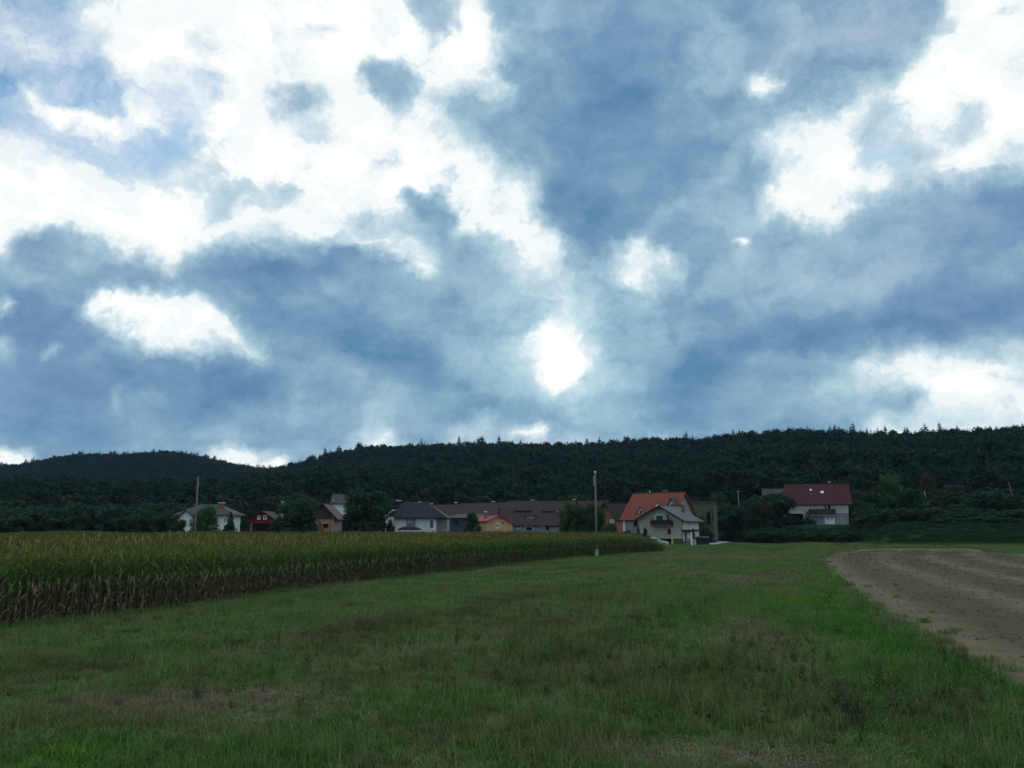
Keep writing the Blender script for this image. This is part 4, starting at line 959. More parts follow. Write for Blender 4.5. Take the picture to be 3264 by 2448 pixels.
# --- peach house
h = House('house', 'small peach house with red roof and one white window, beyond the corn', 'house', 1552, 157, 1634, 159.5, 5.5)
ze = h.z(1552, 1660); zr = h.z(1590, 1643); ap = (h.loc(1590, 1640)[0] + h.h) / h.w; zer = h.z(1634, 1668)
mb = MB(); ax = -h.h + h.w * ap; ring = [(-h.h, -.4), (h.h, -.4), (h.h, zer), (ax, zr), (-h.h, ze)]
mb.prism([(x, h.d, z) for x, z in ring][::-1], [(x, 0, z) for x, z in ring][::-1]); h.part('wall', mb, M['peach'])
rf = h.gable('roofred', ze, zr, 'y', .4, .5, apex=ap, ze_r=zer)
h.window(h.rect(1580, 1668, 1591, 1683), fw=.11); h.panel('vent', h.rect(1601, 1664, 1605, 1670), 'dark')
mb = MB(); h.fbox(mb, 'front', -h.h + .02, -h.h + .12, .003, .03, -.3, ze - .2); h.part('corner_trim', mb, M['offwhite'])
h.chimney(ax - 1.3, 2.8, zr - .8, zr + .55, .4, 'brick', 'cap', capw=1.3); 
# --- big orange-roofed house
h = House('house', 'tall house with steep bright orange tiled roof and white dormers', 'house', 1990, 174, 2140, 167.5, 10.5)
ze = h.z(2000, 1651); zr = h.z(2075, 1573, off=5.25)
h.walls('greywall', ze, zr, 'x'); rf = h.gable('rooforange', ze, zr, 'x', .55, .5, ovl=.9, ovr=.6)
mb = MB(); mb.box(-h.h - .15, -h.h + .25, -.2, .2, -.4, ze - .3); h.part('corner_pillar', mb, M['frame'])
h.panel('window', h.rect(2020, 1660, 2036, 1678), 'dark')
h.dormer(2027, 1617, 2057, 1641, 2.6, 'white', 'rooforange', off=-.9, winr=(2038, 1627, 2048, 1637), roof=rf)
h.dormer(2126, 1588, 2157, 1622, 3.0, 'white', 'roofgrey', off=-1.9, winr=(2136, 1606, 2149, 1618), roof=rf, ov=.5)
mb = MB(); u0, u1, z0, z_ = h.rect(2122, 1606, 2152, 1617, 'front', -1.6); mb.box(u0, u1, 1.4, 1.5, z0, z_); h.part('balcony_rail', mb, M['redlamp'])
mb = MB(); h.fbox(mb, 'right', .3, 10.2, .003, .04, ze - .5, ze + .6); h.part('side_cladding', mb, M['slate'])
h.chimney(1.0, 6, zr - 1.2, zr + .7, .7, 'moss', None)
mb = MB(); u, z_ = h.loc(2100, 1615, off=1.6); mb.tube((u - .1, 1.4, z_ - .1), (u, 1.2, z_), .05, .42, 12); h.part('satellite_dish', mb, M['cap'])
mb = MB(); mb.tube((-2.2, 5.25, zr), (-2.2, 5.25, zr + .6), .05, .12, 8); h.part('vent_pipe', mb, M['cap'])

# --- cream house in front, gable to the field
h = House('house', 'cream two-storey house with wooden balcony and porch beside the white car', 'house', 2033, 155.4, 2175, 151.4, 9.5)
K = h
zs = h.z(2160, 1717); ze = h.z(2175, 1654); zr = h.z(2104, 1612)
ap = (h.loc(2104, 1611)[0] + h.h) / h.w
mb = MB(); ax = -h.h + h.w * ap; ring = [(-h.h, zs), (h.h, zs), (h.h, ze), (ax, zr), (-h.h, ze)]
mb.prism([(x, h.d, z) for x, z in ring][::-1], [(x, 0, z) for x, z in ring][::-1]); h.part('wall', mb, M['beige'])
rf = h.gable('roofpale', ze, zr, 'y', .5, .9, apex=ap, ovl=.6, ovr=.8)
mb = MB()
for sd_, o_ in ((-1, .6), (1, .8)):
    run = (ax + h.h) if sd_ < 0 else (h.h - ax); k = (zr - ze) / run
    h.slab(mb, (ax, -.93, zr + .06), (ax, -.90, zr + .06), (ax + sd_ * (run + o_), -.90, ze - k * o_ + .06), (ax + sd_ * (run + o_), -.93, ze - k * o_ + .06), .22)
h.part('verge_board', mb, M['wood'], rf)
# basement storey set back, the garage mouth's shade painted as a near-black panel
mb = MB(); g0, _ = h.loc(2122, 1720); g1, _ = h.loc(2142, 1720)
mb.box(-h.h + .1, g0, .5, h.d - .1, -.4, zs - .002); mb.box(g1, h.h - .1, .25, h.d - .1, -.4, zs - .002); mb.box(g0 + .002, g1 - .002, 3.0, h.d - .1, -.4, zs - .002)
h.part('basement_wall', mb, M['moss'])
mb = MB(); mb.box(g0 + .003, g1 - .003, 2.9, 2.998, 0, zs - .02); h.part('garage_shade', mb, M['dark'])
for px_ in (2143, 2177):
    u, _ = h.loc(px_, 1725); mb = MB(); mb.box(u - .16, u + .16, -.05, .22, -.2, zs - .003); h.part('corner_post', mb, M['yellow'])
# the lighter side wall
mb = MB(); h.fbox(mb, 'right', .03, h.d - .03, .003, .04, -.3, ze - .05); h.part('side_wall', mb, M['offwhite'])
def kbox(name, px0, py0, px1, py1, y0, y1, m, parent=None):
    u0, zt2 = h.loc(px0, py0, off=y0); u1, zb2 = h.loc(px1, py1, off=y0); q_ = MB(); q_.box(u0, u1, y0, y1, max(zb2, -.1), zt2); return h.part(name, q_, M[m], parent)
# balcony
u0, zt2 = h.loc(2072, 1659, off=-1.2); u1, zb2 = h.loc(2139, 1674, off=-1.2)
mb = MB(); mb.box(u0, u1, -1.2, -.003, zb2 - .14, zb2); bal = h.part('balcony', mb, M['moss'])
nb = 26
for i in range(nb):
    x = u0 + (u1 - u0) * (i + .5) / nb; q_ = MB(); wq = (u1 - u0) / nb * .43; q_.box(x - wq, x + wq, -1.22, -1.18, zb2 + .05, zt2 - .08)
    h.part('balcony_board', q_, M['wood'], bal)
for xs in (u0, u1 - .05):
    q_ = MB(); q_.box(xs, xs + .05, -1.17, -.01, zb2 + .05, zt2 - .08); h.part('balcony_end', q_, M['wood'], bal)
q_ = MB(); q_.box(u0 - .04, u1 + .04, -1.27, -1.13, zt2 - .078, zt2); h.part('handrail', q_, M['wood'], bal)
fl_ = crown_mesh(77, 'flower_box', 160, 5, z0=.0, rx=.5, leaf=.09, leafm=M['flowers'], trunk=False)
for i in range(4):
    o = obj('balcony_flowers', fl_, bal); o.location = (u0 + (u1 - u0) * (.12 + .25 * i), -1.2, zt2 - .12); o.scale = (1.5, .4, .35)
h.panel('balcony_door', h.rect(2089, 1641, 2117, 1660), 'frame'); h.panel('balcony_door_glass', h.rect(2091, 1643, 2115, 1660), 'pane', n0=.041, n1=.05)
h.panel('shutter', h.rect(2125, 1641, 2134, 1659), 'woodmid'); h.window(h.rect(2128, 1685, 2139, 1702), fm='woodmid'); h.panel('vent', h.rect(2137, 1633, 2139, 1636), 'dark')
h.panel('window', h.rect(2072, 1684, 2082, 1700), 'dark') if False else None
mb = MB(); mb.tube((h.h - .05, -.08, .2), (h.h - .05, -.08, ze - .1), .07, .07, 8); h.part('downpipe', mb, M['moss'])
# porch: canopy, columns, door and glazing on the side wall
def rbox(name, px0, py0, px1, py1, n0, n1, m, zmin=-.1):
    r = h.rect(px0, py0, px1, py1, 'right', (n0 + n1) / 2); q_ = MB(); h.fbox(q_, 'right', min(r[0], r[1]), max(r[0], r[1]), n0, n1, max(r[2], zmin), r[3]); return h.part(name, q_, M[m])
rbox('porch_canopy', 2184, 1688, 2221, 1695, .045, 1.1, 'wood')
rbox('porch_column', 2202, 1695, 2206, 1741, .95, 1.08, 'frame'); rbox('door', 2187, 1699, 2199, 1738, .045, .09, 'metal'); rbox('door_frame', 2183.5, 1696, 2187, 1739, .045, .12, 'dark')
rbox('glazed_panel', 2191, 1699, 2198, 1716, .092, .11, 'frame'); rbox('side_window', 2207, 1685, 2213, 1703, .045, .08, 'dark'); rbox('porch_wall', 2207, 1720, 2217, 1740, .6, .9, 'greywall'); rbox('climbing_vine', 2208, 1700, 2214, 1718, .1, .4, 'moss')
mb = MB(); mb.tube((h.h + .06, 3.6, ze - .9), (h.h + .35, 3.6, ze - 1.0), .12, .10, 8); h.part('wall_lamp', mb, M['clearlamp'])
for px_, py_ in ((2076, 1652), (2138, 1654)):
    u, z_ = h.loc(px_, py_, off=-.5); o = obj('hanging_flowers', fl_, h.root); o.location = (u, -.5, z_ - .25); o.scale = (.55, .5, .5)
h.chimney(ax + 1.8, 7.4, zr - 1.2, zr + .15, .5, 'moss', None)

# --- ivy-grown wall and shed behind the cream house
h = House('outbuilding', 'long weathered concrete outbuilding overgrown with ivy behind the cream house', 'outbuilding', 2180, 186, 2279, 184, 7, z0=0)
zr = h.z(2230, 1603); h.walls('moss', zr)
mb = MB(); mb.box(-h.h - .3, h.h + .2, -.3, 7.3, zr + .003, zr + .2); rf = h.part('roof_slab', mb, M['moss'])
h.panel('opening_shade', h.rect(2252, 1634, 2266, 1672), 'dark')  # near-black panel on the solid wall, shade put into its colour
for a_, b2 in ((2264, 2270), (2272, 2279)): h.panel('pillar', h.rect(a_, 1612, b2, 1676), 'moss', n0=.003, n1=.35)
iv = crown_mesh(78, 'ivy', 900, 16, z0=0, rx=.55, leaf=.03, leafm=M['olive'], trunk=False, shape='flat')
for i, (u_, s_) in enumerate(((-2.6, 1.7), (-1.0, 1.9), (.7, 1.5), (1.8, 1.3), (-2.2, 1.2), (0, 1.2), (-1.4, 1.3))):
    o = obj('ivy', iv, h.root); o.location = (u_, -.25, (0.0, .4, 1.6, 0.2, 3.4, 3.6, 3.0)[i]); o.scale = (2.6, .5, s_ * 2.2); 
mb = MB()
# --- maroon-roofed house on the terrace, right
zT = 3.93
h = House('house', 'maroon-roofed white house with dark balcony and white garage door on the terrace', 'house', 2517, 202, 2708, 198, 10, z0=zT)
ze = h.z(2610, 1601); zr = h.z(2610, 1543, off=5); zm = h.z(2610, 1637)
h.walls('offwhite', ze, zr, 'x', z0=zm); rf = h.gable('roofmaroon', ze, zr, 'x', .7, .8)
x_s, _ = h.loc(2566, 1650)
mb = MB(); mb.box(x_s, h.h - .05, .15, 9.9, -1.5, zm - .002); h.part('stone_basement', mb, M['stone'])
mb = MB(); mb.box(-h.h + .1, x_s - .002, 2.6, 9.9, -1.5, zm - .002); h.part('recessed_wall', mb, M['slate'])
mb = MB(); mb.box(x_s - .35, x_s + .1, -.1, .12, -.5, zm - .003); h.part('buttress', mb, M['concrete'])
for px0, py0, px1, py1, sz in ((2581, 1564, 2588, 1569, 2.9), (2616, 1571, 2626, 1578, 1.9)):
    u0, _ = h.loc(px0, py0, off=sz); u1, _ = h.loc(px1, py1, off=sz); run = 5.0; k = (zr - ze) / run; ym = h.z(px0, py0, off=sz)
    # sits on the slope where the sight line meets it
    yy_ = max(.3, min(4.5, (ym - ze) / k)); dl = (u1 - u0) * .45
    q_ = MB(); h.slab(q_, (u0, yy_ - dl, ze + k * (yy_ - dl) + .24), (u1, yy_ - dl, ze + k * (yy_ - dl) + .24), (u1, yy_ + dl, ze + k * (yy_ + dl) + .24), (u0, yy_ + dl, ze + k * (yy_ + dl) + .24), .1)
    h.part('skylight', q_, M['cap'], rf)
h.chimney(3.0, 6.2, zr - 1.0, zr + .35, .5, 'brick', 'cap'); 
mb = MB(); mb.tube((h.h - 2.2, 2.4, ze + 1.6), (h.h - 2.2, 2.4, ze + 3.0), .05, .05); h.part('vent_pipe', mb, M['wood'], rf)
h.window(h.rect(2580, 1608, 2588, 1622), mull=0); h.window(h.rect(2592, 1608, 2600, 1622), mull=0); h.window(h.rect(2628, 1610, 2635, 1623), mull=0, fm='woodmid'); h.panel('balcony_door', h.rect(2638, 1610, 2648, 1625), 'dark')
mb = MB(); u0, z_ = h.loc(2517, 1625); h.fbox(mb, 'front', -h.h, u0 + 4, .003, .03, z_ - .04, z_ + .04); h.fbox(mb, 'front', h.loc(2668, 1622)[0], h.h, .003, .03, z_ - .04 + .15, z_ + .04 + .15); h.part('string_course', mb, M['slate'])
u0, zt2 = h.loc(2577, 1623, off=-1.1); u1, zb2 = h.loc(2664, 1641, off=-1.1)
mb = MB(); mb.box(u0, u1, -1.1, -.003, zb2 - .12, zb2); bal = h.part('balcony', mb, M['concrete'])
nb = 24
for i in range(nb):
    x = u0 + (u1 - u0) * (i + .5) / nb; q_ = MB(); wq = (u1 - u0) / nb * .42; q_.box(x - wq, x + wq, -1.12, -1.08, zb2 + .04, zt2 - .08); h.part('balcony_board', q_, M['wood'], bal)
q_ = MB(); q_.box(u0 - .04, u1 + .04, -1.17, -1.03, zt2 - .078, zt2); h.part('handrail', q_, M['wood'], bal)
for xs in (u0, u1 - .05):
    q_ = MB(); q_.box(xs, xs + .05, -1.07, -.01, zb2 + .04, zt2 - .08); h.part('balcony_end', q_, M['wood'], bal)
for i in range(5):
    o = obj('balcony_flowers', fl_, bal); o.location = (u0 + (u1 - u0) * (.1 + .2 * i), -1.1, zt2 - .1); o.scale = (1.8, .4, .38)
r = h.rect(2629, 1645, 2662, 1672); q_ = MB(); h.fbox(q_, 'front', r[0], r[1], -.15 + .003, -.09, 0, r[3]); gd = h.part('garage_door', q_, M['frame'])
for i in range(3):
    for j in range(2):
        a_ = r[0] + .12 + (r[1] - r[0] - .24) * (i + j * 3 + .15) / 6.0; q_ = MB(); h.fbox(q_, 'front', a_, a_ + (r[1] - r[0]) / 9, -.0895, -.08, r[3] - .42, r[3] - .14); h.part('door_pane', q_, M['pane'], gd)
for px_ in (2637, 2652):
    u, z_ = h.loc(px_, 1654); q_ = MB(); h.fbox(q_, 'front', u - .09, u + .09, -.0895, -.05, z_ - .18, z_ + .12); h.part('handle', q_, M['dark'], gd)
mb = MB(); mb.box(x_s, h.h + 2.5, -1.6, .12, -1.2, .02); h.part('terrace_slab', mb, M['concrete'])
# --- grey-roofed annex to its left
h = House('outbuilding', 'low building with pale grey roof and open dark bays left of the maroon roof', 'outbuilding', 2436, 207, 2512, 205.5, 8, z0=zT - .6)
ze = h.z(2470, 1603); zr = h.z(2470, 1559, off=4); zl = h.z(2480, 1625)
h.walls('greywall', ze, zr, 'x', z0=zl); rf = h.gable('roofgrey', ze, zr, 'x', .4, .15, ovr=.1)
mb = MB(); mb.box(-h.h, h.h, 3, 7.9, -1, zl - .003); h.part('rear_wall', mb, M['dark'])  # shade of the open bays is put into this wall's near-black colour
for px_ in (2453, 2489): 
    u, _ = h.loc(px_, 1640); mb = MB(); mb.box(u - .2, u + .2, 0, .4, -1, zl - .002); h.part('post', mb, M['offwhite'])
u0, z_ = h.loc(2497, 1588, off=1.2); q_ = MB(); h.slab(q_, (u0 - .2, .8, z_ - .35 + .1), (u0 + .2, .8, z_ - .35 + .1), (u0 + .2, 1.5, z_ + .35), (u0 - .2, 1.5, z_ + .35), .08); h.part('skylight', q_, M['cap'], rf)
# --- little shelter under the trees, far right
pz = z1(at(2850, 1684, 192).x, 192)
h = House('shelter', 'low dark shelter with pale flat roof edge under the trees right of the terrace house', 'shelter', 2838, 192, 2868, 192, 3, z0=at(2850, 1671, 192).z)
zz_ = h.z(2850, 1653); mb = MB(); mb.box(h.loc(2844, 1650)[0], h.loc(2864, 1650)[0], -.3, 3, zz_, zz_ + .16); h.part('roof', mb, M['cap'])
for x in (-h.h + .2, h.h - .3): mb = MB(); mb.box(x, x + .12, 0, .12, -1.5, zz_ - .002); h.part('post', mb, M['wood'])
mb = MB(); mb.box(-h.h + .1, h.h - .1, 2.6, 2.75, -1.5, zz_ - .002); h.part('rear_wall', mb, M['wood'])

# ================================================================== poles
def pole_at(px, ptop, pbase, D, label, r0, r1, tilt=0, z0=None):
    a = at(px, 1684, D); zb = z1(a.x, D) if z0 is None else z0; top = at(px, ptop, D).z
    t = thing('utility_pole', label, 'pole', (a.x, D, zb)); t.rotation_euler = (0, tilt, 0)
    return t, top - zb
t, H = pole_at(1901, 1503, 1771, 93.5, 'tall grey wooden pole with white cap standing in a concrete socket at the corn edge', .14, .1, -.005)
mb = MB(); mb.tube((0, 0, .05), (0, 0, H - .12), .12, .09, 12); obj('shaft', mb.mesh('shaft', M['polewood'], True), t)
mb = MB(); mb.box(-.17, .17, -.30, -.16, -.3, .80); obj('concrete_socket', mb.mesh('socket', M['concrete']), t); mb = MB(); mb.box(-.17, .17, .16, .30, -.3, .80); obj('concrete_socket', mb.mesh('socket', M['concrete']), t)
mb = MB(); mb.tube((0, 0, H - .118), (0, 0, H + .06), .12, .12, 12); obj('cap', mb.mesh('cap', M['cap']), t)
for zz_ in (.25, .62):
    mb = MB(); mb.tube((0, -.34, zz_), (0, .34, zz_), .02, .02, 6); obj('bolt', mb.mesh('bolt', M['metal']), t)
mb = MB(); mb.box(-.19, -.12, -.06, .06, H - 1.5, H - .5); obj('side_fitting', mb.mesh('fitting', M['metal']), t)
t, H = pole_at(622, 1518, 1700, 99, 'wooden line pole with two short insulator arms rising out of the corn, left', .13, .09, 0)
mb = MB(); mb.tube((0, 0, 0), (0, 0, H), .11, .085, 12); obj('shaft', mb.mesh('shaft', M['polewood'], True), t)
for zz_, sd_ in ((H - .35, -1), (H - 1.0, 1), (H - 1.25, -1)):
    mb = MB(); mb.tube((0, -.02, zz_), (sd_ * .26, -.02, zz_ + .02), .025, .02, 6); br = obj('bracket', mb.mesh('bracket', M['metal']), t)
    mb = MB(); mb.tube((sd_ * .26, -.02, zz_), (sd_ * .26, -.02, zz_ + .14), .05, .035, 8); obj('insulator', mb.mesh('insulator', M['ceramic']), br)
t, H = pole_at(2358, 1562, 1680, 212, 'thin grey pole in front of dark trees left of the terrace house', .12, .09, z0=1.5)
mb = MB(); mb.tube((0, 0, -.5), (0, 0, H), .16, .11, 10); obj('shaft', mb.mesh('shaft', M['polewood'], True), t)
mb = MB(); mb.tube((-.4, 0, H - .35), (.4, 0, H - .35), .05, .05, 6); obj('crossarm', mb.mesh('crossarm', M['metal']), t)
t, H = pole_at(3240, 1535, 1600, 212, 'pale thin pole leaning left among the trees at the far right edge', .1, .08, -.16, z0=at(3240, 1604, 212).z)
mb = MB(); mb.tube((0, 0, -1.5), (0, 0, H), .11, .08, 8); obj('shaft', mb.mesh('shaft', M['polewood'], True), t)
mb = MB(); mb.tube((-.35, 0, H * .6), (.35, 0, H * .6), .04, .04, 6); obj('crossarm', mb.mesh('crossarm', M['metal']), t)
a = at(2960, 1684, 208)
t = thing('birch_stump', 'pale broken birch stem showing white among dark trees', 'tree stump', (a.x, 208, at(2960, 1602, 208).z - 1.5))
mb = MB(); mb.tube((0, 0, 0), (-.1, 0, 2.6), .22, .17, 8); mb.tube((-.1, 0, 2.6), (-.3, 0, 4.2), .17, .10, 8); obj('trunk', mb.mesh('trunk', M['greywall'], True), t)

# ================================================================== the white car
t = thing('parked_car', 'white hatchback parked beside the cream house, half hidden by corn', 'car')
a = at(2133, 1738, 147.5); t.location = (a.x - .1, 147.5, .03); t.rotation_euler = (0, 0, R(-6))
# nose at x=0, tail at x=-4.1
prof = [(-.02, .30), (0, .55), (-.10, .72), (-.95, .88), (-1.25, .93), (-1.95, 1.36), (-2.5, 1.44), (-3.3, 1.40), (-3.85, 1.02), (-4.08, .92), (-4.12, .45), (-4.05, .28)]
def shell(mb, prof, hw, top_in=.16, m=0):
    L = [(x, -hw + (top_in if z > 1.0 else 0 if z > .4 else .04), z) for x, z in prof]; Rr_ = [(x, -y, z) for x, y, z in L]
    n = len(L); b0 = len(mb.v); mb.v += L + Rr_
    for i in range(n):
        j = (i + 1) % n; mb.f.append((b0 + i, b0 + j, b0 + n + j, b0 + n + i)); mb.m.append(m)
    mb.f.append(tuple(b0 + i for i in range(n - 1, -1, -1))); mb.m.append(m); mb.f.append(tuple(b0 + n + i for i in range(n))); mb.m.append(m)
mb = MB(); shell(mb, prof, .84); body = obj('body', mb.mesh('body', M['paint']), t)
bv = body.modifiers.new('soft_edges', 'BEVEL'); bv.width = .05; bv.segments = 2
gl_ = [('windscreen', [(-1.30, -.70, .97), (-1.30, .70, .97), (-1.93, .60, 1.345), (-1.93, -.60, 1.345)]), ('rear_window', [(-3.36, -.58, 1.37), (-3.36, .58, 1.37), (-3.82, .66, 1.06), (-3.82, -.66, 1.06)])]
for n_, P in gl_:
    mb = MB(); nn = (Vector(P[1]) - Vector(P[0])).cross(Vector(P[3]) - Vector(P[0])).normalized(); nn = nn if nn.z > 0 else -nn
    mb.prism([Vector(p) + nn * .01 for p in P], [Vector(p) + nn * .035 for p in P]); obj(n_, mb.mesh(n_, M['pane']), t)
for sd_ in (-1, 1):
    for P in ([(-1.45, .97), (-1.98, 1.30), (-2.45, 1.34), (-2.45, .97)], [(-2.53, .97), (-2.53, 1.34), (-3.15, 1.31), (-3.55, 1.0)]):
        mb = MB(); mb.prism([(x, sd_ * (.70 if z > 1 else .80), z) for x, z in P], [(x, sd_ * (.725 if z > 1 else .855), z) for x, z in P]); obj('side_window', mb.mesh('side_window', M['pane']), t)
    for x in (-.78, -3.28):
        mb = MB(); mb.tube((x, sd_ * .66, .31), (x, sd_ * .86, .31), .31, .31, 20); w_ = obj('wheel', mb.mesh('wheel', M['rubber'], False), t); mb = MB(); mb.tube((x, sd_ * .861, .31), (x, sd_ * .875, .31), .19, .18, 14); obj('rim', mb.mesh('rim', M['metal']), w_)
    mb = MB(); mb.box(-.30, .005, sd_ * .80 - .1, sd_ * .80 + .045, .56, .70); obj('headlight', mb.mesh('headlight', M['clearlamp']), t)
    mb = MB(); mb.box(-4.13, -4.02, sd_ * .74 - .1, sd_ * .74 + .1, .60, .85); obj('taillight', mb.mesh('taillight', M['redlamp']), t)
    mb = MB(); mb.box(-1.6, -1.42, sd_ * .93 - .07, sd_ * .93 + .07, .95, 1.08); obj('mirror', mb.mesh('mirror', M['paint']), t)
mb = MB(); mb.box(-.10, .09, -.80, .80, .24, .44); obj('bumper', mb.mesh('bumper', M['greywall']), t); mb = MB(); mb.box(-4.2, -4.0, -.80, .80, .26, .46); obj('bumper', mb.mesh('bumper', M['greywall']), t)
mb = MB(); mb.box(-.04, .025, -.42, .42, .50, .66); obj('grille', mb.mesh('grille', M['dark']), t)
# small things in the yard
a = at(2178, 1738, 146.6)
t = thing('shrub_pot', 'small reddish potted shrub standing at the yard kerb below the cream house', 'plant pot', (a.x, 146.6, .03))
mb = MB(); mb.tube((0, 0, 0), (0, 0, .35), .18, .26, 10); obj('pot', mb.mesh('pot', M['brick']), t)
o = obj('foliage', crown_mesh(79, 'foliage', 220, 5, z0=.0, rx=.5, leaf=.10, leafm=M['russet'], trunk=False), t); o.location = (0, 0, .3); o.scale = (.9, .9, .8)
a = at(2226, 1727, 153)
t = thing('shed', 'low dark shed roofed with boards at the hedge right of the porch', 'shed', (a.x + .6, 157, 0))
mb = MB(); mb.box(-1.6, 2.2, 0, 1.6, -.1, 1.25); obj('wall', mb.mesh('wall', M['wood']), t); mb = MB(); mb.prism([(-1.8, -.2, 1.26), (2.4, -.2, 1.26), (2.4, 1.8, 1.5), (-1.8, 1.8, 1.5)], [(-1.8, -.2, 1.34), (2.4, -.2, 1.34), (2.4, 1.8, 1.58), (-1.8, 1.8, 1.58)]); obj('roof', mb.mesh('roof', M['slate']), t)

# ================================================================== village trees, each its own
CR = {}
def crown(kind, v):
    key = (kind, v)
    if key not in CR:
        if kind == 'spruce': CR[key] = spruce_mesh(100 + v, 'conifer', 22, 10, .22, .3, M['spruce'])
        elif kind == 'blue': CR[key] = spruce_mesh(120 + v, 'conifer', 18, 10, .28, .25, M['bluespruce'])
        elif kind == 'bush': CR[key] = crown_mesh(140 + v, 'bush', 4200, 16, z0=.0, rx=.5, leaf=.036, leafm=M['broad'], trunk=True)
        elif kind == 'cypress': CR[key] = crown_mesh(160 + v, 'cypress', 3600, 16, z0=.02, rx=.26, leaf=.024, leafm=M['broaddark'], shape='tall')
        else: CR[key] = crown_mesh(200 + v, 'tree', 9000, 26, z0=.04, rx=.48, leaf=.026, leafm=M['broad'])
    return CR[key]
def recolour(me, m):
    k = me.name + m
    if k not in CR:
        c = me.copy(); c.materials[1] = M[m]; CR[k] = c
    return CR[k]
def split_tree(me):
    """crown and trunk as separate meshes"""
    k = ('split', me.name)
    if k in CR: return CR[k]
    n = len(me.polygons); mi = np.zeros(n, int); me.polygons.foreach_get('material_index', mi); res = []
    vs = [v.co[:] for v in me.vertices]
    for s_ in (0, 1):
        idx = {}; V = []; Fc = []
        for p in me.polygons:
            if (p.material_index == 1) != (s_ == 1): continue
            f = []
            for v in p.vertices:
                if v not in idx: idx[v] = len(V); V.append(vs[v])
                f.append(idx[v])
            Fc.append(f)
        q_ = bpy.data.meshes.new(('trunk', 'crown')[s_]); q_.from_pydata(V, [], Fc); q_.materials.append(me.materials[s_]); res.append(q_)
    CR[k] = res; return res
def tree(name, label, cx_, top, w, D, kind='tree', v=0, m=None, rot=None, group=None, sink=.15, cat='tree'):
    a = at(cx_, top, D); zb = z1(a.x, D); H = a.z - zb; W_ = w / FPX * D
    me = crown(kind, v); me = recolour(me, m) if m else me
    nat = {'spruce': .44, 'blue': .56, 'bush': 1.2, 'cypress': .6}.get(kind, 1.15)
    tr, cr = split_tree(me)
    t = thing(name, label, cat, (a.x, D, zb - sink), rot if rot is not None else v * 1.3, group)
    sxy = W_ / nat
    for n_, q_ in (('trunk', tr), ('crown', cr)):
        o = obj(n_, q_, t); o.scale = (sxy, sxy, H * 1.02)
    return t
tree('tree', 'dark low tree between the forest edge and the line pole, left of the bungalow', 574, 1646, 75, 152, 'bush', 0, 'broaddark', cat='tree')
tree('tree', 'light green round tree in front of the white bungalow beside the line pole', 658, 1612, 118, 151, 'tree', 1, 'broadlight')
tree('spruce', 'small dark cone-shaped spruce in front of the bungalow wall', 736, 1624, 54, 150, 'spruce', 0)
tree('tree', 'dark bush filling the gap between bungalow and red gable', 782, 1648, 40, 166, 'bush', 1, 'broaddark')
tree('tree', 'broad round green tree between the red gable and the brown-roofed house', 960, 1588, 196, 151, 'tree', 2, 'broad')
tree('tree', 'dark bush at the foot of the broad round tree, on its left', 885, 1640, 60, 156, 'bush', 2, 'broad')
tree('tree', 'largest dark tree of the village, left of the charcoal-roofed white house', 1172, 1548, 200, 149, 'tree', 3, 'broaddark')
tree('tree', 'dense dark bush at the foot of the largest tree, on its left', 1112, 1625, 60, 150, 'bush', 3, 'broaddark')
tree('bush', 'dark pointed bush touching the white house beside the parasol', 1246, 1648, 44, 147, 'bush', 4, 'spruce', cat='bush')
tree('tree', 'small dark tree between the slate-grey building and the peach house', 1506, 1634, 64, 151, 'tree', 4, 'broaddark')
tree('cypress', 'narrow dark tree standing behind the ridge of the peach house', 1590, 1603, 30, 176, 'cypress', 0)
tree('tree', 'broad dark olive tree right beside the tall capped pole, left side', 1828, 1595, 120, 166, 'tree', 5, 'olive')
tree('tree', 'green tree partly behind the tall capped pole, its right half', 1890, 1604, 110, 163, 'tree', 6, 'broad')
tree('spruce', 'dark pointed conifer rising from the olive tree left of the capped pole', 1838, 1589, 44, 168, 'spruce', 1)
tree('tree', 'yellowing small tree under the orange gable', 1945, 1662, 60, 158, 'bush', 5, 'olive')
tree('blue_spruce', 'small blue-green spruce at the left corner of the cream house', 2034, 1664, 24, 147, 'blue', 0)
tree('bush', 'green bush between the blue spruce and the cream house wall', 2057, 1678, 34, 147.5, 'bush', 6, 'broad', cat='bush')
tree('bush', 'low dark bush below the orange-roofed house, left of the blue spruce', 2002, 1684, 40, 150, 'bush', 7, 'broaddark', cat='bush')
tree('tree', 'round green tree between the ivy-grown outbuilding and the thin pole', 2290, 1562, 90, 212, 'tree', 7, 'broad')
tree('tree', 'dark tree directly right of the thin grey pole', 2388, 1592, 72, 198, 'tree', 8, 'broaddark')
tree('tree', 'brownish dark tree in front of the pale grey annex roof', 2436, 1592, 84, 197, 'tree', 9, 'russet')
tree('tree', 'low green bush left of the thin grey pole on the hedge', 2318, 1650, 80, 212, 'bush', 8, 'broad')
tree('tree', 'green tree hard against the right end of the maroon-roofed house', 2757, 1598, 92, 194, 'tree', 10, 'broad')
tree('tree', 'tall light green tree behind the right end of the maroon roof', 2832, 1508, 120, 222, 'tree', 11, 'broadlight')
tree('tree', 'dark rounded tree above the little pale-edged shelter', 2880, 1600, 90, 204, 'tree', 12, 'broaddark')
tree('tree', 'low round brownish-green tree right of the pale-edged shelter', 2978, 1613, 100, 186, 'tree', 13, 'olive')
tree('tree', 'reddish tree higher up the slope above the brownish round tree', 2955, 1510, 80, 222, 'tree', 14, 'russet')
tree('tree', 'dark green tree right of the brownish round tree', 3060, 1598, 110, 196, 'tree', 15, 'broad')
tree('tree', 'large dim green tree below the leaning pole at the right', 3165, 1560, 130, 204, 'tree', 16, 'broad')
tree('tree', 'reddish shrub at the top of the meadow bank near the right edge', 3150, 1640, 90, 181, 'bush', 9, 'russet')
